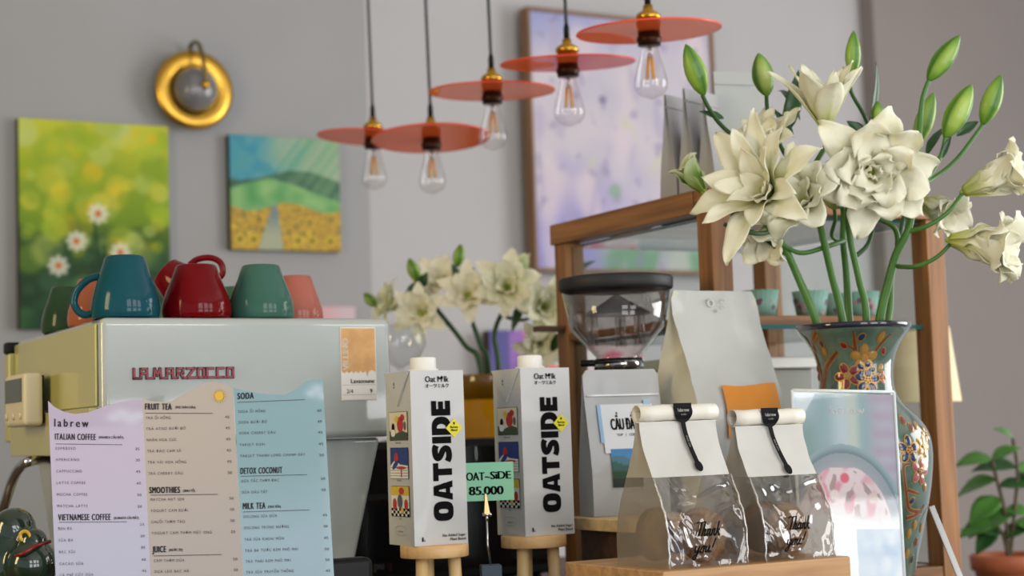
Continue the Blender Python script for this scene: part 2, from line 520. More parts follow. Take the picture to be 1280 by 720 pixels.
def paint_abstract(i, j, asp):
    x, y = i, 1 - j
    c = mixc((196, 190, 206), (208, 200, 208), 0.5 + nz(x, y, 5))
    c = mixc(c, (150, 156, 210), 0.8 * sstep(0.22, 0.0, y) * sstep(1.0, 0.0, x) )
    c = mixc(c, (120, 122, 200), 0.95 * sstep(0.62, 0.9, y + 0.22 * nz(x, y, 6, 2)) * sstep(0.55, 0.15, x))
    c = mixc(c, (170, 160, 206), 0.6 * sstep(0.5, 0.75, y + 0.2 * nz(x, y, 9, 5)) * sstep(0.9, 0.2, x))
    c = mixc(c, (110, 160, 120), 0.85 * sstep(0.86, 0.93, y + 0.05 * nz(x, y, 8, 9)) * sstep(0.3, 0.42, x))
    c = mixc(c, (222, 206, 212), 0.7 * sstep(0.0, 0.4, nz(x, y * 0.5, 7, 11)))
    c = mixc(c, (176, 166, 196), 0.5 * sstep(0.15, 0.45, nz(x, y * 0.4, 14, 11)))
    c = mixc(c, (206, 206, 170), 0.6 * sstep(0.25, 0.45, nz(x, y * 0.5, 11, 21)) * sstep(0.35, 0.45, y) * sstep(.7, .5, y))
    c = mixc(c, (150, 140, 176), 0.5 * sstep(0.35, 0.5, nz(x, y, 17, 31)))
    if math.hypot((x - 0.43) * asp, y - 0.69) < 0.03: c = mixc(c, (130, 170, 130), .6)
    if math.hypot((x - 0.38) * asp, y - 0.33) < 0.018: c = mixc(c, (96, 92, 130), .6)
    return c
M_frame = wood('pale_oak_frame', (116, 84, 58), (150, 112, 74), 'z')
canvas('framed_painting', 'large framed abstract painting in lilac and blue dabs behind the pendant lamps', 666, 26, 892, 337, paint_abstract, BW - 0.07, 0.04, 90, 110, M_cedge, (0.011, M_frame, 0.012))

# ------------------------------------------------------------------ wall lamp
c = PW(244, 112, BW - 0.06)
sc = thing('wall_lamp', 'round brass wall lamp with a smoky glass centre above the daisy canvas', 'wall lamp', ROOM @ V((c.x, BW, c.z)), ANG)
XF = Matrix.Rotation(PI / 2, 4, 'X')         # lathe axis to -y (out of the wall)
R = 0.112
m = MB(); m.lathe([(0.056, 0.05), (0.060, 0.058), (R * 0.82, 0.0605), (R, 0.057), (R * 1.005, 0.054), (R * 0.8, 0.052), (0.062, 0.048), (0.056, 0.05)], mat('brushed_brass', (228, 178, 74), 0.30, 1.0), 64, XF); m.build('dish', sc)
m = MB(); m.lathe([(0.0, 0.0), (0.045, 0.0), (0.045, 0.03), (0.02, 0.05), (0.0, 0.05)], M_brass, 32, XF); m.build('wall_plate', sc)
m = MB(); m.lathe([(0.06, 0.052), (0.062, 0.075), (0.050, 0.098), (0.03, 0.110), (0.0, 0.114)], mat('smoky_glass', (128, 126, 128), 0.15, 0.0, coat=0.5, var=0.25, vscale=18), 40, XF); m.build('glass_globe', sc)
m = MB(); m.lathe([(0.0, 0.126), (0.012, 0.124), (0.013, 0.112), (0.0, 0.112)], M_brass, 20, XF @ Matrix.Translation((0.012, 0.004, 0))); m.build('finial', sc)
m = MB(); m.tube(smooth_path([(0, -0.03, 0.04), (0, -0.02, 0.122), (0, -0.06, 0.136), (0.0, -0.105, 0.115), (0.006, -0.122, 0.06), (0.012, -0.124, 0.01)], 6), 0.006, mat('dull_brass', (140, 120, 70), 0.35, 1.0), 10); m.build('arm', sc)

# ------------------------------------------------------------------ pendant lamps
M_acr = thin_glass('orange_acrylic', (255, 196, 166), 0.9, 0.04, 0.03, dens=0.42, veil=(255, 150, 92), glow=0.7)
M_rim = mat('red_acrylic_edge', (240, 84, 60), 0.25)
M_bulb = thin_glass('bulb_glass', (250, 250, 250), 0.75, 0.06)
M_fil = mat('filament', (236, 176, 74), 0.5)
M_dark = mat('dark_bronze', (58, 34, 22), 0.35, 0.7)
M_cord = mat('grey_cord', (70, 72, 74), 0.8)
lamps = [(466.5, 172, 3.69, 0.02, 0.07, 'lowest and farthest, first from the left over the coffee machine'),
         (539, 173, 3.475, -0.07, -0.02, ''), (615, 114, 3.26, 0.05, 0.01, ''), (709.5, 79, 3.045, 0.10, 0.0, ''), (811, 39, 2.83, 0.07, -0.02, '')]
labels = ['farthest pendant lamp, orange disc overlapping the corner of the small square canvas',
          'second farthest pendant lamp, orange disc tucked against the farthest one',
          'middle pendant lamp of the row, its orange disc catching yellow reflections',
          'second nearest pendant lamp, pale pink disc edge on before the lilac painting',
          'nearest and highest pendant lamp, broad orange disc over the lily buds']
proto = None
for i, (px, py, Y, tx, ty, _) in enumerate(lamps):
    p = P(px, py, Y)
    if proto is None:
        t = thing('pendant_lamp', labels[0], 'lamp', p, 0, 'pendant lamps with orange discs')
        d = MB()
        d.lathe([(0.017, -0.0015), (0.124, -0.0015), (0.124, 0.0015), (0.017, 0.0015), (0.017, -0.0015)], M_acr, 64, smooth=False)
        d.lathe([(0.124, -0.0016), (0.1253, 0.0), (0.124, 0.0016)], M_rim, 64)
        d.build('disc', t)
        m = MB()
        m.lathe([(0.0, 0.045), (0.008, 0.045), (0.009, 0.036), (0.019, 0.030), (0.0215, 0.026), (0.0215, 0.021), (0.019, 0.019), (0.019, 0.002), (0.0, 0.002)], M_brass, 32); m.build('brass_cap', t)
        m = MB()
        m.lathe([(0.0, 0.0018), (0.0185, 0.0018), (0.0195, -0.010), (0.0215, -0.012), (0.0215, -0.018), (0.0195, -0.020), (0.0200, -0.025), (0.0, -0.025)], M_dark, 32); m.build('socket', t)
        m = MB(); m.lathe([(0, 0.075), (0.003, 0.075), (0.0055, 0.066), (0.0055, 0.045), (0, 0.045)], M_black, 16); m.build('cord_grip', t)
        m = MB(); m.lathe([(0.0135, -0.024), (0.0145, -0.032), (0.0185, -0.048), (0.0245, -0.068), (0.0285, -0.085), (0.029, -0.093), (0.027, -0.102), (0.020, -0.111), (0.008, -0.1155), (0.003, -0.118), (0.0, -0.118)], M_bulb, 32)
        bl = m.build('bulb', t)
        m = MB()
        for k in range(6):
            a = 2 * PI * k / 6
            m.tube([(0.004 * math.cos(a), 0.004 * math.sin(a), -0.045), (0.008 * math.cos(a), 0.008 * math.sin(a), -0.083)], 0.0014, M_fil, 6)
        m.tube([(0, 0, -0.026), (0, 0, -0.045)], 0.004, thin_glass('stem_glass', (230, 230, 230), 0.8, 0.2), 10)
        m.build('filament', bl)
        proto = t
    else:
        t = copy_tree(proto); t.location = p; t['label'] = labels[i]
        t.name = 'pendant_lamp'
    for ch in t.children:
        if ch.name.startswith('disc'): ch.rotation_euler = (tx, ty, 0)
    L = 3.3 - p.z
    m = MB(); s_ = rnd.uniform(-0.012, 0.012)
    top_x = [-0.01, -0.013, -0.004, 0.008, 0.0][i] * 1.2
    m.tube(smooth_path([(0, 0, 0.07), (top_x * 0.2 - 0.004 + 0.002, 0, 0.07 + L * 0.25), (top_x * 0.8 , 0, 0.07 + (L - 0.07) * 0.6), (top_x, 0, L - 0.02)], 6), 0.0032, M_cord, 8); m.build('cord', t)
    m = MB(); m.lathe([(0, L - 0.03), (0.04, L - 0.03), (0.045, L), (0, L)], M_brass, 24); m.build('ceiling_rose', t)
# ------------------------------------------------------------------ coffee machine
pA = rm(P(125, 396, 2.2)); MA0, MB0, MZT = pA.x, pA.y, pA.z
MA1 = PW(489, 401, MB0).x
MB1 = PA(20, 416, MA0).y
MZB = PW(470, 546, MB0).z
MW, MD = MA1 - MA0, MB1 - MB0
H0 = MZB - CT; H1 = MZT - CT
M_enam = mat('cream_enamel', (173, 179, 175), 0.12, coat=0.9, bump=0.012, bscale=220)
M_enam_warm = mat('cream_enamel_warm_lit', (188, 184, 116), 0.2, coat=0.5, bump=0.012, bscale=220)  # same enamel, with the warm light on this side put into its colour
cm_ = thing('espresso_machine', 'glossy cream white espresso machine with red lettering behind the folded menu', 'coffee machine', ROOM @ V((MA0, MB0, CT)), ANG)
m = MB()
m.box((0, 0, H0), (MW, MD, H1), M_enam)
m.build('body', cm_, bevel=0.011, seg=4)
m = MB()
m.box((-0.012, 0.014, H0 - 0.012), (-0.0005, MD - 0.01, H0 + 0.05), M_enam_warm)
m.box((-0.004, 0.012, H0 + 0.052), (-0.0005, MD - 0.006, H1 - 0.008), M_enam_warm)
m.build('side_panel', cm_, bevel=0.003)
# lower body tapers towards the counter
br = PW(440, 690, MB0 + 0.02); bl = PA(70, 662, MA0 + 0.05); tl = PA(44, 566, MA0 + 0.02)
zb = 0.06
m = MB()
xr0 = MW - 0.012; xr1 = br.x - MA0 - 0.004
m.hexa([(0.05, 0.02, zb), (xr1, 0.02, zb), (xr1, bl.y - MB0, zb), (0.05, bl.y - MB0, zb),
        (0.02, 0.02, H0 - 0.001), (xr0, 0.02, H0 - 0.001), (xr0, tl.y - MB0, H0 - 0.001), (0.02, tl.y - MB0, H0 - 0.001)], M_enam)
m.build('lower_body', cm_, bevel=0.006)
for fx, fy in ((0.08, 0.06), (MW - 0.09, 0.06), (0.08, 0.26), (MW - 0.09, 0.26)):
    m = MB(); m.lathe([(0, 0), (0.018, 0), (0.020, 0.01), (0.014, zb), (0, zb)], M_black, 20, Matrix.Translation((fx, fy, 0))); m.build('foot', cm_)
m = MB()
m.box((-0.012, MD + 0.001, H0 + 0.01), (MW, MD + 0.035, H1 - 0.02), M_enam_warm)
m.build('front_fascia', cm_, bevel=0.004)
m = MB(); m.box((-0.014, MD + 0.008, H1 - 0.021), (0.03, MD + 0.03, H1 - 0.002), M_black); m.build('lever_knob', cm_, bevel=0.004)
# red lettering: deco letters joined by a base line
M_red = mat('dark_red_enamel', (140, 18, 44), 0.3); M_redk = mat('lettering_outline', (62, 16, 26), 0.5)  # the darker red outlines the letters
m = MB()
lo = PW(167, 473, MB0); hi = PW(291, 460, MB0)
lx0, lx1, lz0, lz1 = lo.x - MA0, hi.x - MA0, lo.z - CT, hi.z - CT
LW = (lx1 - lx0) / 42.0; LH = lz1 - lz0; tk = 0.0024
def stroke(mb, a, b, y, th, mt):
    a = V((a[0], y, a[1])); b = V((b[0], y, b[1])); d = (b - a).normalized(); n_ = V((-d.z, 0, d.x)) * th / 2
    a2 = a - d * th / 2; b2 = b + d * th / 2
    mb.prism([a2 - n_, b2 - n_, b2 + n_, a2 + n_], V((0, -0.0022, 0)), mt)
LET = {'L': [((0, 1), (0, 0)), ((0, 0), (2.0, 0))], 'A': [((0, 0), (0, 1)), ((0, 1), (2.4, 1)), ((2.4, 1), (2.4, 0)), ((0, .5), (2.4, .5))],
       'M': [((0, 0), (.4, 1)), ((.4, 1), (1.5, .3)), ((1.5, .3), (2.6, 1)), ((2.6, 1), (3.0, 0))], 'R': [((0, 0), (0, 1)), ((0, 1), (2.4, 1)), ((2.4, 1), (2.4, .5)), ((0, .5), (2.4, .5)), ((1.3, .5), (2.4, 0))],
       'Z': [((0, 1), (3.0, 1)), ((3.0, 1), (0, 0)), ((0, 0), (3, 0))], 'O': [((0, 0), (0, 1)), ((0, 1), (2.4, 1)), ((2.4, 1), (2.4, 0)), ((0, 0), (2.4, 0))],
       'T': [((0, 1), (3.0, 1)), ((1.2, 1), (1.2, 0))], 'C': [((0, 0), (0, 1)), ((0, 1), (2.6, 1)), ((0, 0), (2.6, 0))]}
seq = [('L', 0), ('A', 2.9), ('M', 8.2), ('A', 13.6), ('R', 18.0), ('Z', 22.2), ('O', 26.8), ('C', 30.6), ('C', 35.0), ('O', 39.4)]
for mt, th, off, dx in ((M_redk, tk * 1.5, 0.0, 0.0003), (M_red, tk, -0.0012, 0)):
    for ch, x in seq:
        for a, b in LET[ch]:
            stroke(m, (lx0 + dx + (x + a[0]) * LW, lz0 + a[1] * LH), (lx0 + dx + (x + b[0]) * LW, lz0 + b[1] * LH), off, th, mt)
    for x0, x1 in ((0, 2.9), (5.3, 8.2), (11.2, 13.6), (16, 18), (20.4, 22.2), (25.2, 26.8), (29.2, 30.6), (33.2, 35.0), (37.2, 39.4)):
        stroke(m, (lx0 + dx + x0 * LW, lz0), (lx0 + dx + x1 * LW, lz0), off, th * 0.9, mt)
m.build('brand_lettering', cm_)
# paper sticker
a0 = PW(424.5, 409, MB0); a1 = PW(471, 500, MB0)
sw, sh = a1.x - a0.x, a0.z - a1.z
m = MB(); O = V((a0.x - MA0, -0.0006, a1.z - CT)); ex = V((1, 0, 0)); ez = V((0, 0, 1)); ny = V((0, -0.0003, 0))
m.prism([O, O + ex * sw, O + ex * sw + ez * sh, O + ez * sh], V((0, -0.0004, 0)), mat('sticker_paper', (226, 222, 214), 0.6))
M_kraft = mat('kraft_print', (208, 160, 104), 0.7, var=0.14, vscale=60)
jag = [(0.02, 0.985), (0.98, 0.985)] + [(0.98 - 0.96 * k / 20, 0.385 + 0.018 * math.sin(k * 2.3) + (0.05 if k in (2, 3, 5) else 0) * math.sin(k)) for k in range(21)]
m.poly([(x * sw, z * sh) for x, z in jag], M_kraft, O + ny * 2, ex, ez)
M_wink = mat('white_ink', (238, 234, 226), 0.6)
m.text('VILLINO', O + ny * 3 + ex * 0.215 * sw + ez * 0.415 * sh, ez, -ex, sw * 0.24, M_wink, bold=0.025, sx=0.93)
m.text('Lavazoune', O + ny * 3 + ex * 0.26 * sw + ez * 0.235 * sh, ex, ez, sw * 0.16, M_ink, bold=0.03)
m.text('2/4', O + ny * 3 + ex * 0.14 * sw + ez * 0.10 * sh, ex, ez, sw * 0.15, M_ink)
m.text('9', O + ny * 3 + ex * 0.80 * sw + ez * 0.10 * sh, ex, ez, sw * 0.15, M_ink, bold=0.03)
M_thin = mat('grey_ink', (150, 146, 140), 0.7)
for z in (0.21, 0.075, 0.005):
    m.poly([(0.03 * sw, z * sh), (0.97 * sw, z * sh), (0.97 * sw, z * sh + 0.0004), (0.03 * sw, z * sh + 0.0004)], M_thin, O + ny * 3, ex, ez)
m.build('sticker', cm_)

# timer clinging to the machine's left side
p0 = PA(9, 520, MA0 - 0.04); q0 = PA(33, 532, MA0 - 0.04)
ty0, ty1 = q0.y, p0.y
tz0 = PA(30, 533, MA0 - 0.04).z; tz1 = PA(30, 466, MA0 - 0.04).z
M_tim = mat('timer_cream', (216, 206, 180), 0.35)
tm = thing('kitchen_timer', 'small cream digital timer stuck on the left side of the coffee machine', 'timer', ROOM @ V((MA0 - 0.0135, ty0, tz0)), ANG)
tw, th = ty1 - ty0, tz1 - tz0
m = MB(); m.box((-0.030, 0, 0), (-0.002, tw, th), M_tim); m.build('case', tm, bevel=0.007, seg=3)
m = MB(); m.box((-0.0015, 0.004, 0.004), (0.0, tw - 0.004, th - 0.004), M_black); m.build('magnet', tm)
m = MB(); m.box((-0.0312, 0.012, th * 0.46), (-0.0301, tw - 0.007, th * 0.9), mat('lcd', (72, 80, 70), 0.15)); m.build('screen', tm)
for k in range(3):
    m = MB(); m.lathe([(0, 0.0), (0.005, 0), (0.005, 0.002), (0.0035, 0.003), (0, 0.003)], M_tim, 16, Matrix.Translation((-0.0301, 0.018 + k * (tw - 0.036) / 2, th * 0.2)) @ Matrix.Rotation(-PI / 2, 4, 'Y')); m.build('button', tm)

# steam pipe, part of the machine
m = MB()
m.tube(smooth_path([PA(64, 574, MA0 + 0.03), PA(40, 576, MA0 - 0.02), PA(26, 583, MA0 - 0.03), PA(16, 600, MA0 - 0.035), PA(8, 624, MA0 - 0.04), PA(-8, 668, MA0 - 0.045)], 8), 0.0075, M_chrome, 14)
inv = Matrix.Translation((-MA0, -MB0, -CT))
m.v = [inv @ p for p in m.v]; m.build('steam_pipe', cm_)

# ------------------------------------------------------------------ mugs on the machine
MUGP = [(0.0, 0.086), (0.0245, 0.086), (0.0270, 0.0838), (0.0322, 0.066), (0.0398, 0.045), (0.0446, 0.028), (0.0462, 0.014), (0.0452, 0.003), (0.0435, 0.0), (0.0415, 0.002), (0.0425, 0.014), (0.041, 0.028), (0.0362, 0.045), (0.0286, 0.066), (0.0235, 0.080), (0.0, 0.082)]
def mug(label, px, db, colr, hz, s=1.0, rot=None, z=None, sz=1.0):
    a = PW(px, 396, MB0 + db).x
    zz = MZT + 0.0006 if z is None else z
    t = thing('mug', label, 'mug', ROOM @ V((a, MB0 + db, zz)), 0, 'mugs on the coffee machine')
    t.rotation_euler = rot if rot else (0, 0, ANG + hz)
    t.scale = (s, s, s * sz)
    g = mat('glaze_' + label.split()[0], colr, 0.12, coat=0.12, spec=0.18, var=0.10, vscale=14)
    m = MB(); m.lathe(MUGP, g, 48); m.build('cup', t)
    m = MB()
    m.tube(smooth_path([(0.0345, 0, 0.060), (0.050, 0, 0.056), (0.065, 0, 0.042), (0.070, 0, 0.026), (0.064, 0, 0.013), (0.054, 0, 0.008), (0.0435, 0, 0.011)], 6), [0.0052] * 37, g, 12); m.build('handle', t)
    return t
mug('teal glazed mug upside down at the front left corner of the coffee machine', 157, 0.052, (20, 74, 86), math.radians(150))
mug('crimson mug upside down at the front between the teal and sage green ones', 246, 0.055, (104, 2, 9), math.radians(60), 1.04, sz=0.85)
mug('sage green mug upside down at the front right of the row', 327, 0.055, (60, 100, 87), math.radians(80), 1.0, sz=0.90)
mug('terracotta pink mug behind the sage green one, right end of the row', 371, 0.16, (172, 100, 86), math.radians(80), 0.86)
mug('moss green mug at the far left back edge of the coffee machine', 83, 0.33, (46, 70, 48), math.radians(60), 0.80)
mug('brick orange mug seen through the handle of the teal mug', 117, 0.20, (160, 92, 66), math.radians(70), 0.80)
mug('forest green mug almost hidden between the crimson and sage green ones', 293, 0.31, (60, 94, 74), math.radians(80), 0.82)
za_ = V((-.75, .0, .66)).normalized(); xa_ = V((.66, .0, .75)).normalized(); ya_ = za_.cross(xa_)
lay = Matrix(((xa_.x, ya_.x, za_.x), (xa_.y, ya_.y, za_.y), (xa_.z, ya_.z, za_.z)))
mug('crimson mug tilted over with its handle up, behind the upright crimson one', 255, 0.150, (108, 8, 16), 0, 0.88, lay.to_euler(), MZT + 0.0305)

# ------------------------------------------------------------------ folded menu
def panel(xl0, xl1, xr0, xr1, y0, y1, s0, s1, Y0, Y1):
    """maps photo-like sheet coordinates of one menu leaf onto its own tilted plane"""
    def f(p, off=0.0):
        px, py = p[0], p[1]
        t = (py - y0) / (y1 - y0)
        xl, xr = lerp(xl0, xl1, t), lerp(xr0, xr1, t)
        u_ = (px - xl) / (xr - xl)
        return P(px, py, lerp(Y0, Y1, u_) - off)
    return f
leaf = [panel(60, 69.5, 178, 188, 500, 720, 0, 0, 1.96, 2.00), panel(178, 188, 292, 304, 500, 720, 0, 0, 2.00, 1.97), panel(292, 304, 404, 417.5, 485, 720, 0, 0, 1.97, 2.01)]
edges = [(60, 69.5, 178, 188, 500, 720), (178, 188, 292, 304, 500, 720), (292, 304, 404, 417.5, 485, 720)]
tops = [[(60, 501), (68, 509), (80, 515), (93, 517.5), (110, 515.5), (130, 508), (150, 502), (165, 500), (178, 499)],
        [(178, 499), (190, 501.5), (205, 502.5), (214, 501.5), (228, 494), (245, 485), (258, 478.5), (268, 477), (278, 479.5), (292, 485)],
        [(292, 485), (305, 488), (322, 491.5), (340, 493.5), (355, 493), (366, 489), (376, 482), (383, 476.5), (390, 475), (404, 474)]]
leafc = [((177, 162, 184), (168, 168, 190)), ((184, 178, 176), (182, 178, 182)), ((119, 153, 159), (142, 168, 180))]
M_print = attr_mat('menu_print', 0.35, 0.25)
M_mink = mat('menu_ink', (74, 66, 76), 0.6); M_mhead = mat('menu_heading_ink', (46, 42, 52), 0.6)
M_sun = mat('sun_print', (226, 186, 70), 0.6)
mnorg = P(240, 740, 1.98)
mn = thing('menu_board', 'three leaf folded drinks menu in lilac, beige and blue with a wavy top edge', 'menu', V((mnorg.x, mnorg.y, CT)))
BOT = 822
def width_of(t, track): return sum((max([v[0] for v in glyphs(ch)[0]] or [0.3]) + track) for ch in t)
def put(mb, f, t, x, y, w, cap, mt, align='L', bold=0.0, track=0.18, slope=0.0):
    size = cap / 0.73
    nat = width_of(t, track) * size
    sx = w / nat if w else 1.0
    fn = lambda p: f((p.x, p.y + slope * (p.x - x)), 0.0009)
    mb.text(t, V((x, y, 0)), V((1, 0, 0)), V((0, -1, 0)), size, mt, align, bold, sx, fn, track)
def rule(mb, f, x0, x1, y, sl):
    pts = [(x0, y), (x1, y + sl * (x1 - x0)), (x1, y + sl * (x1 - x0) + 0.7), (x0, y + 0.7)]
    mb.add([f(p, 0.0009) for p in pts], [(0, 1, 2, 3)], M_mink)
CLOUD = [[(140, 522, 9), (152, 517, 11), (163, 524, 11), (173, 519, 8)], [], [(397, 486, 9), (388, 492, 7), (403, 495, 8)]]
def leaf_mesh(k):
    f = leaf[k]; e = edges[k]; m = MB(); N, R_ = 48, 90
    c0, c1 = leafc[k]
    def pt(i, j, off=0.0):
        # i across, j down
        s = i / N
        t = j / R_
        xt = lerp(e[0], e[2], s); yt = interp(tops[k], xt)
        def edge(y):
            q = (y - e[4]) / (e[5] - e[4]); return lerp(lerp(e[0], e[1], q), lerp(e[2], e[3], q), s)
        y = lerp(yt, BOT, t)
        return f((edge(y), y), off)
    n_ = (N + 1) * (R_ + 1)
    vs = [pt(i, j) for j in range(R_ + 1) for i in range(N + 1)] + [pt(i, j, -0.002) for j in range(R_ + 1) for i in range(N + 1)]
    cc = []
    for j in range(R_ + 1):
        for i in range(N + 1):
            q = sstep(0.25, 0.6, j / R_)
            col = mixc(c0, c1, q)
            pq = pt(i, j); sx_ = lerp(e[0], e[2], i / N); sy_ = lerp(interp(tops[k], sx_), BOT, j / R_)
            for (bx, by, br_) in CLOUD[k]: col = mixc(col, (206, 214, 224), 0.55 * math.exp(-((sx_ - bx) ** 2 + ((sy_ - by) * 1.6) ** 2) / br_ ** 2))
            cc.append(lin(col))
    cc = cc + cc
    fs = []
    for j in range(R_):
        for i in range(N):
            a = j * (N + 1) + i
            fs.append((a, a + N + 1, a + N + 2, a + 1)); fs.append((a + n_, a + 1 + n_, a + N + 2 + n_, a + N + 1 + n_))
    for i in range(N): fs.append((i, i + 1, i + 1 + n_, i + n_))
    for j in range(R_):
        a = j * (N + 1); fs.append((a, a + n_, a + N + 1 + n_, a + N + 1)); a += N; fs.append((a, a + N + 1, a + N + 1 + n_, a + n_))
    m.add(vs, fs, M_print, False, cc)
    return m, f
def items(mb, f, rows, x, dx, px, pdx, pdy, sl):
    for (y, t, w, pr) in rows:
        k = (y - 500) / 220.0
        put(mb, f, t, x + dx * k, y + 1.6, w, 3.5, M_mink, slope=sl)
        put(mb, f, pr, px + pdx * k, y + pdy + 1.6, 6.0, 3.4, M_mink, slope=sl, track=0.1)
def head(mb, f, t, x, y, w, sub, sx_, sw_, r0, r1, ry, sl):
    put(mb, f, t, x, y + 4.0, w, 8.2, M_mhead, bold=0.055, track=0.14, slope=sl)
    if sub: put(mb, f, sub, sx_, y + 2.4, sw_, 3.0, M_mink, slope=sl, bold=0.04, track=0.02)
    rule(mb, f, r0, r1, ry, sl)
m, f = leaf_mesh(0)
put(m, f, 'labrew', 67.5, 533, 46, 10.2, M_mhead, bold=0.03, track=0.26, slope=0.02)
head(m, f, 'ITALIAN COFFEE', 68.5, 545.5, 52, '(ARABICA CẦU ĐẤT)', 123.5, 31, 69.5, 153, 554.5, 0.012)
items(m, f, [(560.5, 'ESPRESSO', 26, '35'), (574.5, 'AMERICANO', 30, '35'), (589, 'CAPPUCCINO', 33, '45'), (603.5, 'LATTE COFFEE', 37, '45'), (618, 'MOCHA COFFEE', 39, '50'), (632.5, 'MATCHA LATTE', 39, '50')], 67.6, 6.3, 166.5, 9, 0.5, 0.0)
head(m, f, 'VIETNAMESE COFFEE', 73, 646.5, 66, '(ROBUSTA CẦU ĐẤT)', 142.5, 31, 74, 159, 652.5, -0.008)
items(m, f, [(661, 'ĐEN ĐÁ', 18, '25'), (675.5, 'SỮA ĐÁ', 19, '30'), (690, 'BẠC XỈU', 21, '35'), (705, 'CACAO SỮA', 31, '40'), (719, 'CÀ PHÊ CỐT DỪA', 43, '45')], 67.6, 7.0, 167, 10.5, -5.5, -0.02)
for (bx, by, br_) in ((150, 521, 9), (160, 519, 9), (143, 525, 7), (168, 524, 8), (155, 528, 8)):
    pass
m.build('lilac_leaf', mn, world=True)['label'] = 'lilac leaf of the menu'
m, f = leaf_mesh(1)
head(m, f, 'FRUIT TEA', 181, 508, 34, '(FREE TRÂN CHÂU)', 219, 25, 181.5, 266, 516, 0.004)
items(m, f, [(522.5, 'TRÀ ỔI HỒNG', 32, '45'), (536, 'TRÀ ATISO BƯỞI ĐỎ', 50, '45'), (550, 'NHÃN HOA CÚC', 38, '45'), (564, 'TRÀ ĐÀO CAM SẢ', 43, '45'), (578, 'TRÀ VẢI HOA HỒNG', 49, '45'), (592, 'TRÀ CHERRY DÂU', 44, '50')], 181, 9.5, 280, 10.5, -1.2, -0.015)
head(m, f, 'SMOOTHIES', 186.5, 612.5, 39, '(SINH TỐ)', 228.5, 15, 188, 272, 618.5, -0.012)
items(m, f, [(624.5, 'MATCHA HẠT SEN', 43, '50'), (638.5, 'YOGURT CAM BƯỞI', 47, '50'), (652.5, 'CHUỐI THƠM TÁO', 43, '50'), (666.5, 'YOGURT CAM THƠM MẬT ONG', 76, '55')], 182.5, 9, 280.5, 10.5, -1.8, -0.016)
head(m, f, 'JUICE', 191, 686.5, 17, '(NƯỚC ÉP)', 211, 17, 191.5, 277, 694.5, -0.02)
items(m, f, [(701, 'CAM THƠM DỨA', 39, '50'), (714.5, 'DƯA LEO BẠC HÀ', 44, '50'), (729, 'ỔI DÂU', 22, '50')], 183, 10, 281.5, 10.5, -2.2, -0.02)
m.add([f((274 + 5.6 * math.cos(a * PI / 8), 495 + 5.6 * math.sin(a * PI / 8)), 0.0009) for a in range(16)], [tuple(range(16))], M_sun)
for k in range(16):
    a = k * PI / 8; c_, s_ = math.cos(a), math.sin(a)
    r0, r1 = 6.6, (10.2 if k % 2 == 0 else 9.2)
    m.add([f((274 + c_ * r0 - s_ * .9, 495 + s_ * r0 + c_ * .9), 0.0009), f((274 + c_ * r0 + s_ * .9, 495 + s_ * r0 - c_ * .9), 0.0009), f((274 + c_ * r1, 495 + s_ * r1), 0.0009)], [(0, 1, 2)], M_sun)
m.build('beige_leaf', mn, world=True)['label'] = 'beige leaf of the menu with a yellow sun print'
m, f = leaf_mesh(2)
head(m, f, 'SODA', 297, 495, 21, '', 0, 0, 297, 381, 502.5, -0.04)
items(m, f, [(514.5, 'SODA ỔI HỒNG', 35, '40'), (528, 'SODA BƯỞI ĐỎ', 36, '40'), (541.5, 'SODA CHERRY DÂU', 46, '45'), (556, 'YAKULT XOÀI', 32, '45'), (570, 'YAKULT THANH LONG CHANH DÂY', 82, '50')], 297, 10.5, 395.5, 12, -1.2, -0.025)
head(m, f, 'DETOX COCONUT', 300.5, 588.5, 53, '', 0, 0, 301, 384, 595, -0.025)
items(m, f, [(601.5, 'DỪA TẮC THƠM ĐÁC', 48, '50'), (615.5, 'DỪA DÂU TÂY', 33, '50')], 296.5, 11, 395.5, 12, -3.2, -0.03)
head(m, f, 'MILK TEA', 303.5, 632.5, 29, '(TRÀ SỮA)', 335, 16, 304, 387, 639.5, -0.03)
items(m, f, [(646, 'OOLONG SỮA DỪA', 43, '45'), (660, 'OOLONG TRỨNG NƯỚNG', 57, '50'), (674.5, 'TRÀ SỮA KHOAI MÔN', 50, '45'), (688.5, 'TRÀ BÁ TƯỚC KEM PHÔ MAI', 67, '50'), (702, 'TRÀ THÁI KEM PHÔ MAI', 57, '50'), (715.5, 'TRÀ SỮA TRUYỀN THỐNG', 60, '45')], 296.5, 11.5, 395.5, 12, -2.2, -0.035)
m.build('blue_leaf', mn, world=True)['label'] = 'blue leaf of the menu'

# ------------------------------------------------------------------ green ceramic figurine
fg = P(36, 700, 2.0)
FGZ = CT
M_frog = mat('dark_green_glaze', (24, 44, 30), 0.12, coat=0.9, var=0.35, vscale=16)
fr = thing('ceramic_frog', 'dark green glossy ceramic frog figurine at the foot of the coffee machine', 'figurine', V((fg.x, fg.y, FGZ)), 0)
def ball(mb, c, r, mt, n=24):
    prof = [(r[0] * math.sin(PI * k / 12) if 0 < k < 12 else 0.0, -r[2] * math.cos(PI * k / 12)) for k in range(13)]
    mb.lathe(prof, mt, n, Matrix.Translation(c) @ Matrix.Diagonal((1, r[1] / r[0], 1, 1)))
m = MB()
def fz(px, py): 
    q = P(px, py, 2.0); return V((q.x - fg.x, 0, q.z - FGZ))
ball(m, fz(8, 712) + V((0, 0.02, 0)), (0.042, 0.05, 0.066), M_frog)
ball(m, fz(14, 662) + V((0, 0.01, 0)), (0.026, 0.03, 0.026), M_frog)
ball(m, fz(43, 704) + V((0, -0.01, 0)), (0.030, 0.038, 0.030), M_frog)
ball(m, fz(46, 676) + V((0, -0.015, 0)), (0.017, 0.018, 0.016), M_frog)
ball(m, V((0, 0.01, 0.045)), (0.055, 0.055, 0.05), M_frog)
b = m.build('body', fr)
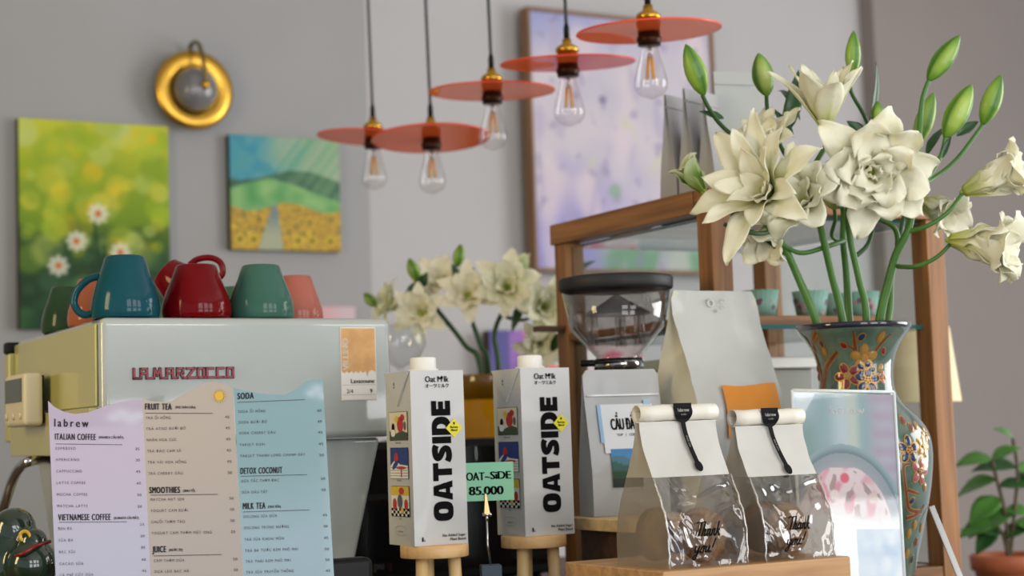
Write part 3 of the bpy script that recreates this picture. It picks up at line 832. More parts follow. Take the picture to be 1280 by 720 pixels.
r_ = b.modifiers.new('merge', 'REMESH'); r_.mode = 'VOXEL'; r_.voxel_size = 0.003; r_.use_smooth_shade = True
s_ = b.modifiers.new('soften', 'SMOOTH'); s_.iterations = 8; s_.factor = 0.5
m = MB(); q = fz(40, 668) + V((0, -0.030, 0))
m.lathe([(0.0035, -0.001), (0.006, 0.001), (0.0075, 0.0), (0.0065, -0.002)], mat('yellow_glaze', (196, 160, 40), 0.2, coat=0.5), 20, Matrix.Translation(q) @ Matrix.Rotation(PI / 2, 4, 'X')); m.build('eye_ring', fr)
m = MB(); m.tube(smooth_path([fz(28, 692) + V((0, -0.034, 0)), fz(42, 689) + V((0, -0.047, 0)), fz(56, 680) + V((0, -0.038, 0)), fz(66, 676) + V((0, -0.012, 0))], 6), 0.0022, mat('red_glaze', (120, 18, 20), 0.2), 8); m.build('mouth', fr)

# ------------------------------------------------------------------ oat milk cartons, stools, price card
M_cart = mat('carton_board', (195, 195, 193), 0.26, coat=0.25, bump=0.06, bscale=18)
M_pine = wood('pale_pine', (214, 164, 104), (236, 196, 140), 'x', 0.5)
M_dowel = wood('pine_dowel', (214, 176, 118), (232, 200, 146), 'z', 0.5)
M_yel = mat('yellow_print', (226, 214, 40), 0.4)
def ring2(mb, outer, inner, mt, fn):
    n = len(outer)
    mb.add([fn(p) for p in outer] + [fn(p) for p in inner], [(i, (i + 1) % n, n + (i + 1) % n, n + i) for i in range(n)], mt)
def sup(cx, cy, rx, ry, e, n=40):
    r = []
    for k in range(n):
        a = 2 * PI * k / n; c_, s_ = math.cos(a), math.sin(a)
        r.append((cx + rx * math.copysign(abs(c_) ** (2 / e), c_), cy + ry * math.copysign(abs(s_) ** (2 / e), s_)))
    return r
def heavy(mb, fn, mt):
    """the word OATSIDE in fat block capitals; unit letter height, returns total advance"""
    x = 0.0
    Q = lambda *p: mb.add([fn(q) for q in p], [tuple(range(len(p)))], mt)
    R4 = lambda x0, y0, x1, y1: Q((x0, y0), (x1, y0), (x1, y1), (x0, y1))
    ring2(mb, sup(x + .5, .5, .5, .52, 2.8), sup(x + .5, .5, .11, .25, 2.8), mt, fn); x += 1.05           # O
    Q((x, 0), (x + .34, 0), (x + .52, 1), (x + .27, 1)); Q((x + .66, 0), (x + 1.0, 0), (x + .73, 1), (x + .48, 1)); R4(x + .3, .13, x + .7, .36); R4(x + .40, .72, x + .60, 1); x += .99   # A
    R4(x, .72, x + .92, 1); R4(x + .29, 0, x + .63, .75); x += .96                                            # T
    pts = [(.86, .80), (.70, .87), (.46, .865), (.25, .80), (.22, .68), (.34, .58), (.58, .47), (.70, .34), (.66, .20), (.46, .135), (.24, .14), (.04, .22)]
    pp = smooth_path([V((x + q[0], q[1], 0)) for q in pts], 5)
    L_, R_ = [], []
    for i, p in enumerate(pp):
        t = (pp[min(i + 1, len(pp) - 1)] - pp[max(i - 1, 0)]).normalized(); n_ = V((-t.y, t.x, 0)) * .155
        L_.append(p + n_); R_.append(p - n_)
    mb.add([fn((p.x, p.y)) for p in L_] + [fn((p.x, p.y)) for p in R_], [(i, i + 1, len(pp) + i + 1, len(pp) + i) for i in range(len(pp) - 1)], mt); x += .96  # S
    R4(x, 0, x + .35, 1); x += .43                                                                             # I
    o = [(x, 0), (x + .34, 0)] ; n_ = 14
    arc = [(x + .45 + .5 * math.cos(a), .5 + .5 * math.copysign(abs(math.sin(a)) ** .8, math.sin(a))) for a in [(-PI / 2 + PI * k / n_) for k in range(n_ + 1)]]
    arci = [(x + .40 + .17 * math.cos(a), .5 + .24 * math.sin(a)) for a in [(-PI / 2 + PI * k / n_) for k in range(n_ + 1)]]
    mb.add([fn(p) for p in arc] + [fn(p) for p in arci], [(i, i + 1, n_ + 2 + i, n_ + 1 + i) for i in range(n_)], mt)
    R4(x, 0, x + .34, 1); Q((x + .33, 0), (x + .46, 0), (x + .41, .26), (x + .33, .26)); Q((x + .33, .74), (x + .41, .74), (x + .46, 1), (x + .33, 1)); x += 1.0   # D
    R4(x, 0, x + .34, 1); R4(x + .3, 0, x + .76, .27); R4(x + .3, .375, x + .73, .635); R4(x + .3, .735, x + .76, 1); x += .77   # E
    return x
CW, CH = 0.078, 0.2285
A_RED = mat('art_red', (186, 44, 40), 0.5); A_BLUE = mat('art_blue', (38, 58, 130), 0.5); A_GREEN = mat('art_green', (62, 76, 52), 0.5)
A_SKIN = mat('art_cream', (226, 214, 186), 0.5); A_GOLD = mat('art_gold', (222, 190, 50), 0.5); A_GREY = mat('art_grey', (90, 90, 96), 0.5)
def carton(label, loc, rz):
    t = thing('oat_milk_carton', label, 'carton', loc, rz, 'oat milk cartons')
    ex, ez = V((1, 0, 0)), V((0, 0, 1))
    m = MB()
    nv_, nu_ = 16, 8
    # body with a softly bulging skin
    def shell(sx, sz, side):
        b_ = 0.0012 * math.sin(PI * sx) * math.sin(PI * sz)
        pinch = 0.0
        if side == 0: return V((sx * CW, -b_, sz * CH))
        if side == 1: return V((-b_, (1 - sx) * CW, sz * CH))
        if side == 2: return V((CW + b_, sx * CW, sz * CH))
        return V(((1 - sx) * CW, CW + b_, sz * CH))
    for k in range(4): m.grid(lambda i, j, k=k: shell(i, j, k), nu_, nv_, M_cart)
    m.add([(0, 0, CH), (CW, 0, CH), (CW, CW, CH), (0, CW, CH), (0, 0, 0), (CW, 0, 0), (CW, CW, 0), (0, CW, 0)], [(0, 1, 2, 3), (4, 7, 6, 5)], M_cart)
    y = -0.0016
    # front print
    Fp = lambda px, py: V(((px - 518.5) / 67.5 * CW, y, (683.5 - py) / 217.0 * CH))
    tot = 6.16
    hgt = 24.0 / 67.5 * CW; ln = (653.0 - 503.5) / 217.0 * CH; un = ln / tot
    o = Fp(567.5, 654.0)
    heavy(m, lambda p: o + ez * (p[0] * un) - ex * (p[1] * hgt), M_ink)
    c0 = Fp(571.5, 539)
    d_ = 0.0125
    m.poly([(0, -d_ * 1.02), (d_ * 0.98, 0), (0, d_ * 1.02), (-d_ * 0.98, 0)], M_yel, c0 + V((0, -0.0003, 0)), ex, ez)
    for tx, dz, sz in (('Barista', -0.0002, 0.0042), ('Blend', -0.0042, 0.0042)):
        m.text(tx, c0 + V((0, -0.0005, dz)), ex, ez, sz, M_ink, 'C', bold=0.05)
    m.blob((0, 0.0062), 0.0014, 0.0018, c0 + V((0, -0.0005, 0)), ex, ez, M_ink)
    m.text('Oat M', Fp(536.5, 481), ex, ez, 0.0112, M_ink, 'L', bold=0.02, sx=0.86)
    m.text('*', Fp(556.5, 480.5), ex, ez, 0.010, M_ink, 'L', bold=0.02)
    m.text('lk', Fp(560.5, 481), ex, ez, 0.0112, M_ink, 'L', bold=0.02, sx=0.86)
    m.text('オーツミルク', Fp(536.5, 488), ex, ez, 0.0064, M_ink, 'L', bold=0.03, sx=0.92)
    m.text('1', Fp(526.5, 678), ex, ez, 0.0085, M_ink, 'L', bold=0.06); m.text('L', Fp(530, 678), ex, ez, 0.0045, M_ink, 'L', bold=0.03)
    m.text('No Added Sugar', Fp(582.5, 673.5), ex, ez, 0.0050, M_ink, 'R', bold=0.02); m.text('Plant Based', Fp(582.5, 678.5), ex, ez, 0.0050, M_ink, 'R', bold=0.02)
    # left side print (plane x = 0, reading towards +y reversed)
    Sx = V((0, -1, 0))
    Sp = lambda q, py: V((-0.0016, (1 - q) * CW, (683.5 - py) / 217.0 * CH))
    hh = CH / 217.0
    def pic(y0, y1, bg):
        O = Sp(0.17, y1); w, h = 0.70 * CW, (y1 - y0) * hh
        m.poly([(-.0006, -.0006), (w + .0006, -.0006), (w + .0006, h + .0006), (-.0006, h + .0006)], M_ink, O + V((0.0002, 0, 0)), Sx, ez)
        m.poly([(0, 0), (w, 0), (w, h), (0, h)], bg, O, Sx, ez)
        return O + V((-0.0003, 0, 0)), w, h
    O, w, h = pic(517, 552, A_SKIN)
    m.poly([(0, 0), (w, 0), (w, .25 * h), (.7 * w, .34 * h), (.3 * w, .2 * h), (0, .34 * h)], A_GREEN, O, Sx, ez)
    m.blob((.62 * w, .55 * h), .17 * w, .28 * h, O + V((-.0002, 0, 0)), Sx, ez, A_RED); m.blob((.75 * w, .8 * h), .12 * w, .12 * h, O + V((-.0002, 0, 0)), Sx, ez, A_RED)
    m.blob((.42 * w, .75 * h), .1 * w, .12 * h, O + V((-.0003, 0, 0)), Sx, ez, A_GOLD); m.blob((.22 * w, .45 * h), .08 * w, .16 * h, O + V((-.0003, 0, 0)), Sx, ez, M_ink)
    m.blob((.22 * w, .25 * h), .13 * w, .13 * h, O + V((-.0004, 0, 0)), Sx, ez, M_white); m.blob((.88 * w, .5 * h), .06 * w, .16 * h, O + V((-.0004, 0, 0)), Sx, ez, A_GREY)
    O, w, h = pic(562, 600, A_BLUE)
    m.poly([(0, 0), (w, 0), (w, .42 * h), (.55 * w, .46 * h), (.3 * w, .62 * h), (.12 * w, .5 * h), (0, .4 * h)], M_white, O, Sx, ez)
    for k in range(4): m.poly([(0, (.08 + .09 * k) * h), (w, (.08 + .09 * k) * h), (w, (.095 + .09 * k) * h), (0, (.095 + .09 * k) * h)], A_GREY, O + V((-.0001, 0, 0)), Sx, ez)
    m.blob((.36 * w, .66 * h), .13 * w, .18 * h, O + V((-.0002, 0, 0)), Sx, ez, A_RED); m.blob((.3 * w, .45 * h), .2 * w, .1 * h, O + V((-.0003, 0, 0)), Sx, ez, A_BLUE, rot=.5)
    m.blob((.62 * w, .35 * h), .28 * w, .05 * h, O + V((-.0002, 0, 0)), Sx, ez, A_RED); m.poly([(.6 * w, .05 * h), (.66 * w, .05 * h), (.66 * w, .33 * h), (.6 * w, .33 * h)], A_RED, O + V((-.0003, 0, 0)), Sx, ez)
    O, w, h = pic(610, 647, M_white)
    m.poly([(0, .7 * h), (w, .7 * h), (w, h), (0, h)], A_GOLD, O, Sx, ez)
    for k in range(9):
        for q in range(3):
            if (k + q) % 2 == 0: m.poly([(k * w / 9, q * .09 * h), ((k + 1) * w / 9, q * .09 * h), ((k + 1) * w / 9, (q + 1) * .09 * h), (k * w / 9, (q + 1) * .09 * h)], M_ink, O + V((-.0001, 0, 0)), Sx, ez)
    m.blob((.2 * w, .4 * h), .11 * w, .2 * h, O + V((-.0002, 0, 0)), Sx, ez, A_RED); m.blob((.84 * w, .4 * h), .1 * w, .18 * h, O + V((-.0002, 0, 0)), Sx, ez, A_RED)
    m.blob((.5 * w, .5 * h), .14 * w, .24 * h, O + V((-.0003, 0, 0)), Sx, ez, A_GREY); m.blob((.6 * w, .85 * h), .15 * w, .12 * h, O + V((-.0003, 0, 0)), Sx, ez, A_RED)
    m.blob((.62 * w, .2 * h), .08 * w, .1 * h, O + V((-.0003, 0, 0)), Sx, ez, A_GOLD)
    for yy, tx in ((556.5, 'Barista Oat'), (603.5, 'Plain Oat'), (651.5, 'Oat'), (667, 'recycle me')):
        m.text(tx, Sp(0.5, yy), Sx, ez, 0.0036, M_ink, 'C')
    ring2(m, sup(0, 0, .016, .0062, 3), sup(0, 0, .0155, .0057, 3), M_thin, lambda p: Sp(0.5, 665) + Sx * p[0] + ez * p[1])
    m.build('box', t)
    # folded ear on the side
    m = MB()
    ez0 = 0.0
    za = CH - 0.0005; zt = CH - 0.046
    m.prism([V((-0.0006, 0.001, za)), V((-0.0006, CW - 0.001, za)), V((-0.0006, CW * 0.47, zt))], V((-0.0028, 0, 0)), M_cart)
    drop = [(0, .0055), (.002, .001), (.0023, -.001), (.0012, -.003), (-.0012, -.003), (-.0023, -.001), (-.002, .001)]
    ring2(m, drop, [(p[0] * .9, p[1] * .55 - .0003) for p in drop], M_ink, lambda p: V((-0.0037, CW * 0.56, CH - 0.0185)) + Sx * p[0] + ez * p[1])
    m.build('folded_ear', t)
    m = MB(); cx_, cy_ = CW * 0.50, CW * 0.52
    m.lathe([(0, CH), (0.0205, CH), (0.0205, CH + 0.003), (0.0172, CH + 0.004), (0.0172, CH + 0.0175), (0.0158, CH + 0.019), (0, CH + 0.019)], M_white, 72, Matrix.Translation((cx_, cy_, 0)), mul=lambda a, z: 1 + (0.018 if (int(a / (2 * PI) * 72 + .5) % 2 and z > CH + .0035 and z < CH + .018) else 0))
    m.build('screw_cap', t)
    return t
cl = P(518.5, 683.5, 2.2); cr_ = P(657, 671, 2.295)
carton('white oat milk carton nearest the coffee machine, left of the price card', cl + V((0, 0, 0)), ANG)
carton('white oat milk carton right of the green price card, by the coffee pouch', cr_ + V((0, 0, 0)), ANG + math.radians(0.5))
def stool(label, px, zt, c, lean=0):
    p = c
    t = thing('wooden_stool', label, 'stand', V((p.x, p.y, CT)), ANG, 'little pine stands')
    h = zt - CT
    m = MB(); m.lathe([(0, h - 0.0165), (0.044, h - 0.0165), (0.0452, h - 0.0155), (0.0452, h - 0.0012), (0.0445, h - 0.0002), (0, h - 0.0002)], M_pine, 56); m.build('seat', t)
    for k in range(3):
        a = math.radians((205, 325, 85)[k])
        m = MB(); m.tube([(0.030 * math.cos(a), 0.030 * math.sin(a), 0), (0.026 * math.cos(a), 0.026 * math.sin(a), h - 0.0166)], 0.0085, M_dowel, 16); m.build('leg', t)
    return t
ctr = lambda c: c + U * (CW / 2) + W * (CW / 2)
stool('round pine stand under the oat milk carton beside the coffee machine', 542, cl.z, ctr(cl) + V((0.008, -0.01, 0)))
stool('round pine stand under the oat milk carton beside the coffee pouch', 686, cr_.z, ctr(cr_) + V((-0.004, -0.01, 0)))
pc = P(613, 700, 2.262)
t = thing('price_card_holder', 'wire card holder with a gold clip holding up the green price card', 'card holder', V((pc.x, pc.y, CT)), math.radians(8))
def lz(px, py): 
    q = P(px, py, 2.262); return V((q.x - pc.x, 0, q.z - CT))
bz = lz(612, 706).z
m = MB(); m.box((-0.0135, -0.013, 0), (0.0135, 0.013, bz), mat('slate_blue_base', (70, 84, 98), 0.6, var=0.1)); m.build('base', t, bevel=0.001)
m = MB(); m.tube([V((0, 0, bz)), lz(609.5, 680), lz(608.5, 645)], 0.0013, M_chrome, 8); m.build('rod', t)
M_gold = mat('worn_gold', (190, 160, 110), 0.3, 0.9)
m = MB()
a_, b_ = lz(608.5, 646), lz(606.8, 617)
m.hexa([a_ + V((-.0035, -.004, .004)), a_ + V((.004, -.004, .004)), a_ + V((.004, -.001, .004)), a_ + V((-.0035, -.001, .004)), b_ + V((-.0008, -.003, 0)), b_ + V((.0008, -.003, 0)), b_ + V((.0008, -.0016, 0)), b_ + V((-.0008, -.0016, 0))], M_gold)
m.hexa([a_ + V((-.0035, .004, .004)), a_ + V((-.0035, .001, .004)), a_ + V((.004, .001, .004)), a_ + V((.004, .004, .004)), b_ + V((-.0008, .0026, 0)), b_ + V((-.0008, .0014, 0)), b_ + V((.0008, .0014, 0)), b_ + V((.0008, .0026, 0))], M_gold)
m.tube([a_ + V((-.006, 0, .003)), a_ + V((.006, 0, .003))], 0.0026, M_chrome, 10); m.tube([a_ + V((0, 0, -.006)), a_ + V((0, 0, .003))], 0.0018, M_chrome, 8)
m.build('clip', t)
kd = P(607, 626, 2.262)
card = thing('price_card', 'mint green handwritten price card between the two oat milk cartons', 'price card', kd, math.radians(4))
x0, x1 = -0.036, 0.0385; h = 0.051
m = MB(); m.box((x0, -0.0003, 0), (x1, 0.0003, h), mat('mint_card', (142, 204, 170), 0.7, var=0.03)); m.build('card', card)
m = MB(); ex, ez = V((1, 0, 0)), V((0, 0, 1)); O = V((0, -0.0007, 0))
def hw(t, px, py, w, cap, dz=0):
    m.text(t, O + ex * ((px - 607) * 2.262 / 2100) + ez * ((626 - py) * 2.262 / 2100), ex, ez, cap * 2.262 / 2100 / 0.73, M_ink, 'L', bold=0.045, sx=w / (width_of(t, 0.02) * cap / 0.73), track=0.02)
hw('OAT', 583.5, 600.5, 23, 10.5); hw('~', 607, 600.5, 6, 10); hw('SiDE', 613.5, 599.5, 26, 10)
hw('85.000', 586.5, 618.5, 43, 11)
m.build('handwriting', card)
# ------------------------------------------------------------------ black tamping press / appliance behind the cartons
AB = 2.69
x0 = PW(434, 640, AB).x; x1 = PW(694, 640, AB).x; zt = PW(560, 549, AB).z
t = thing('black_appliance', 'wide black countertop appliance behind the oat milk cartons with grey and red letters', 'appliance', ROOM @ V((x0, AB, CT)), ANG)
w, h = x1 - x0, zt - CT
m = MB(); m.box((0, 0, 0.012), (w, 0.16, h), M_black); m.build('housing', t, bevel=0.006)
m = MB(); m.box((0.012, -0.003, 0.03), (w - 0.012, -0.0005, h * 0.62), M_blackgloss); m.box((0.012, -0.003, h * 0.66), (w - 0.012, -0.0005, h - 0.012), M_blackgloss); m.build('front_panel', t, bevel=0.0015)
m = MB(); lp = PW(466.5, 712, AB)
O = V((lp.x - x0, -0.0034, lp.z - CT))
m.text('pu', O, V((1, 0, 0)), V((0, 0, 1)), 0.020, mat('grey_lettering', (92, 90, 92), 0.5), bold=0.03)
m.text('q', O + V((0.0240, 0, 0)), V((1, 0, 0)), V((0, 0, 1)), 0.020, mat('dim_red_lettering', (70, 16, 18), 0.5), bold=0.03)
m.build('lettering', t)
m = MB(); q = PW(593.5, 575, AB); m.box((q.x - x0 - 0.0012, -0.006, q.z - CT), (q.x - x0 + 0.0012, -0.0032, q.z - CT + 0.024), M_chrome); m.build('status_light', t)
for fx in (0.03, w - 0.03):
    for fy in (0.03, 0.13):
        m = MB(); m.lathe([(0, 0), (0.012, 0), (0.012, 0.013), (0, 0.013)], M_black, 16, Matrix.Translation((fx, fy, 0))); m.build('foot', t)
# low black tray tucked beside the machine foot
q = rm(P(432, 697, 2.13))
t = thing('knock_box', 'low black rounded box on the counter between menu and milk carton', 'box', ROOM @ V((q.x - 0.045, q.y - 0.02, CT)), ANG)
m = MB(); m.box((0, 0, 0), (0.075, 0.03, q.z - CT), M_black); m.build('tub', t, bevel=0.008, seg=3)
m = MB(); m.tube([(-0.002, 0.015, q.z - CT - 0.014), (0.077, 0.015, q.z - CT - 0.014)], 0.005, mat('dark_rubber', (36, 36, 40), 0.7), 12); m.build('knock_bar', t)

# ------------------------------------------------------------------ coffee grinder with clear hopper
HY = 2.55
hc = P(773.5, 455, HY)
sy = HY / FPX
hz = lambda py: P(773.5, py, HY).z
t = thing('coffee_grinder', 'coffee grinder with a clear smoky bean hopper and flat black lid', 'coffee grinder', V((hc.x, hc.y, CT)), ANG)
Z = lambda py: hz(py) - CT
M_hop = thin_glass('hopper_plastic', (246, 243, 242), 0.95, 0.05, 0.03, pwr=2.2)
M_hop2 = thin_glass('hopper_cone_smoke', (192, 186, 188), 0.8, 0.06, 0.08, dens=0.10, veil=(96, 88, 92))
m = MB()
m.lathe([(29 * sy, Z(449)), (28 * sy, Z(446)), (59 * sy, Z(411)), (68.5 * sy, Z(364)), (66.8 * sy, Z(364)), (57.3 * sy, Z(411)), (27 * sy, Z(445)), (27 * sy, Z(449))], M_hop, 64)
m.build('hopper', t)
m = MB()
m.lathe([(0, Z(362.5)), (69.5 * sy, Z(363.5)), (71.5 * sy, Z(361)), (72 * sy, Z(350)), (70.5 * sy, Z(347.5)), (62 * sy, Z(346)), (0, Z(345.5))], mat('lid_black', (34, 34, 36), 0.55), 72)
m.build('lid', t)
m = MB()
m.lathe([(44 * sy, Z(393.5)), (43 * sy, Z(392)), (22 * sy, Z(380)), (3 * sy, Z(368.5)), (0, Z(368))], M_hop2, 8, smooth=False)
for a in (200, 320, 80):
    a = math.radians(a) - ANG
    c_ = V((34 * sy * math.cos(a), 34 * sy * math.sin(a), 0))
    m.tube([c_ + V((0, 0, Z(432))), c_ + V((0, 0, Z(393)))], 7 * sy, M_hop, 16)
    m.tube([c_ + V((0.003 * math.cos(k * 1.1), 0.003 * math.sin(k * 1.1), Z(430) + k * 0.00052)) for k in range(84)], 0.0006, M_chrome, 5)
m.build('bean_guard', t)
m = MB(); m.lathe([(0, Z(462)), (31 * sy, Z(462)), (31 * sy, Z(452.5)), (29.5 * sy, Z(451)), (0, Z(451))], M_chrome, 48); m.lathe([(0, Z(450.9)), (29.6 * sy, Z(450.9)), (29.6 * sy, Z(448.2)), (0, Z(448.2))], M_black, 40); m.build('collar', t)
Ri = lambda px: (px - 773.5) * sy
cs, sn = math.cos(-ANG), math.sin(-ANG)
rl = lambda x, y, z: V((x * cs - y * sn, x * sn + y * cs, z))
m = MB(); m.tube([rl(Ri(779), -0.036, Z(453.5)), rl(Ri(742), -0.036, Z(454))], 0.0022, M_black, 8); m.tube([rl(Ri(743), -0.036, Z(454)), rl(Ri(741), -0.036, Z(454)), rl(Ri(726), -0.036, Z(454)), rl(Ri(724.5), -0.036, Z(454))], [0.0045, 0.0052, 0.0052, 0.0042], M_black, 14); m.build('shutter_lever', t)
m = MB()
m.lathe([(0, 0.0), (0.052, 0.0), (0.052, 0.012), (0.046, 0.02), (0.046, Z(500)), (0.042, Z(475)), (0.034, Z(462.2)), (0, Z(462.2))], M_blackgloss, 48); m.build('motor_body', t)

# ------------------------------------------------------------------ wooden display cabinet
M_wx = wood('oak_x', (116, 76, 38), (164, 112, 62), 'x', 0.42); M_wy = wood('oak_y', (116, 76, 38), (164, 112, 62), 'y', 0.42); M_wz = wood('oak_z', (116, 76, 38), (168, 114, 62), 'z', 0.42)
M_pane = thin_glass('cabinet_glass', (246, 250, 249), 0.9, 0.02)
M_gedge = mat('glass_edge_teal', (38, 92, 88), 0.15, coat=0.4)
q = rm(P(891, 330, 2.55)); CA0, CB0 = q.x, q.y
CA1 = PW(1190, 480, CB0).x
CB1 = PA(692, 292, CA0).y
CZ1 = PA(866, 239, CA0).z
w, d, h = CA1 - CA0, CB1 - CB0, CZ1 - CT
t = thing('display_cabinet', 'oak framed glass display cabinet behind the vase with cups inside', 'display cabinet', ROOM @ V((CA0, CB0, CT)), ANG)
pw = 0.038; rh = 0.036
for (x, y) in ((0, 0), (w - pw, 0), (0, d - pw), (w - pw, d - pw)):
    m = MB(); m.box((x, y, 0.0), (x + pw, y + pw, h - rh), M_wz); m.build('post', t, bevel=0.0015)
for (lo, hi, mt) in (((-0.004, -0.004, h - rh), (w + 0.004, pw, h), M_wx), ((-0.004, d - pw * 0.35, h - rh * 0.5), (w + 0.004, d + 0.004, h), M_wx), ((-0.006, pw + 0.0005, h - rh), (pw - 0.006, d + 0.004, h), M_wy), ((w - pw + 0.006, pw + 0.0005, h - rh), (w + 0.006, d + 0.004, h), M_wy)):
    m = MB(); m.box(lo, hi, mt); m.build('top_rail', t, bevel=0.0015)
for (lo, hi, mt) in (((pw, 0.002, 0), (w - pw, pw - 0.004, 0.03), M_wx), ((pw, d - pw, 0), (w - pw, d, 0.03), M_wx), ((0.003, pw, 0), (pw - 0.003, d - pw, 0.03), M_wy), ((w - pw + 0.003, pw, 0), (w - 0.003, d - pw, 0.03), M_wy)):
    m = MB(); m.box(lo, hi, mt); m.build('bottom_rail', t, bevel=0.0015)
def pane(name, lo, hi, ax):
    """a sheet of glass with teal cut edges; ax is its thin axis"""
    m = MB(); x0, y0, z0 = lo; x1, y1, z1 = hi
    vs = [(x0, y0, z0), (x1, y0, z0), (x1, y1, z0), (x0, y1, z0), (x0, y0, z1), (x1, y0, z1), (x1, y1, z1), (x0, y1, z1)]
    fs = [(0, 3, 2, 1), (4, 5, 6, 7), (0, 1, 5, 4), (1, 2, 6, 5), (2, 3, 7, 6), (3, 0, 4, 7)]
    faces = {'z': (0, 1), 'y': (2, 4), 'x': (3, 5)}[ax]
    m.add(vs, [fs[i] for i in faces], M_pane); m.add(vs, [fs[i] for i in range(6) if i not in faces], M_gedge)
    return m.build(name, t)
pane('top_glass', (pw - 0.005, pw * 0.5, h - rh - 0.006), (w - pw + 0.005, d - pw * 0.4, h - rh - 0.0005), 'z')
pane('side_glass', (0.012, pw, 0.031), (0.016, d - pw, h - rh - 0.007), 'x')
pane('side_glass', (w - 0.016, pw, 0.031), (w - 0.012, d - pw, h - rh - 0.007), 'x')
zsh = PW(1050, 409, CB0 + 0.02).z - CT
pane('glass_shelf', (0.018, 0.02, zsh - 0.003), (w - 0.018, d - 0.03, zsh + 0.004), 'z')
zb1 = PW(1050, 397.5, CB0 + 0.10).z - CT
m = MB(); m.box((pw + 0.002, 0.09, zsh + 0.0045), (w - pw - 0.002, 0.24, zb1 + 0.003), M_wx); m.build('wooden_shelf', t, bevel=0.0015)
m = MB(); m.box((0.002, pw, zsh + 0.005), (pw - 0.022, d - pw, zsh + 0.018), M_wy); m.build('shelf_rail', t, bevel=0.001)
m = MB(); m.box((0.018, 0.02, 0.008), (w - 0.018, d - 0.02, 0.03), mat('cabinet_floor', (206, 204, 200), 0.3)); m.build('cabinet_floor', t)
qa = rm(P(671, 411, 2.92))
m = MB(); m.box((qa.x - CA0, d - pw * 0.8, qa.z - CT - 0.005), (0.0, d - pw * 0.2, qa.z - CT + 0.005), wood('dark_oak', (84, 50, 28), (110, 70, 40), 'x')); m.build('side_peg', t, bevel=0.001)
CTOP = CZ1 - rh

# paper cups on the shelf
M_cup = mat('mint_paper', (134, 178, 164), 0.6); M_cupd = mat('mint_paper_inside', (186, 210, 200), 0.7)
M_fl1 = mat('cup_pink_print', (196, 152, 150), 0.6); M_fl2 = mat('cup_mauve_print', (120, 90, 110), 0.6)
protoc = None
zc = CT + zb1 + 0.0035
for i, (px, dy, lab) in enumerate([(951, 0.165, 'mint paper cup with scalloped rim, nearest the left front post in the cabinet'), (1013, 0.165, 'mint paper cup with scalloped rim, between the flower stems in the cabinet'),
                                   (1077, 0.165, 'mint paper cup with scalloped rim, rightmost inside the cabinet'), (866, 0.205, 'mint paper cup peeping out left of the front post'), (1047, 0.205, 'mint paper cup with dark print in the gap between two front cups')]):
    a = PW(px, 376, CB0 + dy).x
    if protoc is None:
        c = thing('paper_cup', lab, 'cup', ROOM @ V((a, CB0 + dy, zc)), ANG, 'mint paper cups in the cabinet')
        m = MB(); H = 0.045; n = 64
        R0, R1 = 0.0235, 0.031
        vs = []; fs = []
        for (s_, rr) in ((0, R0), (1, R1)):
            for k in range(n):
                a_ = 2 * PI * k / n; zz = H * s_ + (0.0022 * abs(math.sin(a_ * 11)) if s_ else 0)
                vs.append((rr * math.cos(a_), rr * math.sin(a_), zz))
        for (s_, rr) in ((1, R1 - 0.0008), (0, R0 - 0.0008)):
            for k in range(n):
                a_ = 2 * PI * k / n; zz = H * s_ + (0.0022 * abs(math.sin(a_ * 11)) if s_ else 0.001)
                vs.append((rr * math.cos(a_), rr * math.sin(a_), zz))
        for j in range(3):
            for k in range(n):
                fs.append((j * n + k, j * n + (k + 1) % n, (j + 1) * n + (k + 1) % n, (j + 1) * n + k))
        fs.append(tuple(range(3 * n, 4 * n))); fs.append(tuple(range(n - 1, -1, -1)))
        m.add(vs, fs, M_cup, True)
        rg = random.Random(5)
        for k in range(26):
            a0 = rg.uniform(0, 2 * PI); s0 = rg.uniform(0.18, 0.7); rr = rg.uniform(0.0025, 0.006)
            rad = lerp(R0, R1, s0) + 0.0004
            pts = []
            for j in range(9):
                b_ = 2 * PI * j / 9; aa = a0 + rr * math.cos(b_) / rad; ss = s0 + rr * math.sin(b_) / H; r_ = lerp(R0, R1, ss) + 0.0004
                pts.append((r_ * math.cos(aa), r_ * math.sin(aa), ss * H))
            m.add(pts, [tuple(range(9))], M_fl1 if k % 3 else M_fl2)
        m.build('cup', c); protoc = c
    else:
        c = copy_tree(protoc); c.location = ROOM @ V((a, CB0 + dy, zc)); c['label'] = lab; c.rotation_euler = (0, 0, ANG + i * 1.3)

# white tray with two wrapped pastries low in the cabinet
zl = PW(985, 446, CB0 + 0.2).z
m = MB(); m.box((0, 0, 0), (0.30, 0.12, 0.014), M_white)
tr = thing('serving_tray', 'white tray on a low riser under the cabinet shelf', 'tray', ROOM @ V((CA0 + 0.06, CB0 + 0.20, CT + 0.031)), ANG)
m = MB(); m.box((0, 0, zl - CT - 0.05), (0.32, 0.14, zl - CT - 0.031), M_white); m.build('tray', tr, bevel=0.003)
m = MB(); m.box((0.02, 0.02, 0), (0.30, 0.12, zl - CT - 0.0505), mat('brushed_steel', (150, 148, 140), 0.3, 0.9)); m.build('riser', tr, bevel=0.002)
for k, (x, lab) in enumerate(((0.05, 'golden wrapped pastry at the left of the white tray'), (0.14, 'golden wrapped pastry on the white tray behind the vase lip'))):
    pt = MB(); ball(pt, V((0, 0, 0.017)), (0.036, 0.024, 0.017), mat('pastry_crust' + str(k), (196, 140, 84), 0.45, var=0.25, vscale=40, coat=0.4))
    o = pt.build('pastry', xf=Matrix.Translation(ROOM @ V((CA0 + 0.06 + x, CB0 + 0.26, zl + 0.0012))) @ Matrix.Rotation(ANG + 0.3, 4, 'Z'))
    tag(o, lab, 'pastry', 'wrapped pastries on the tray')

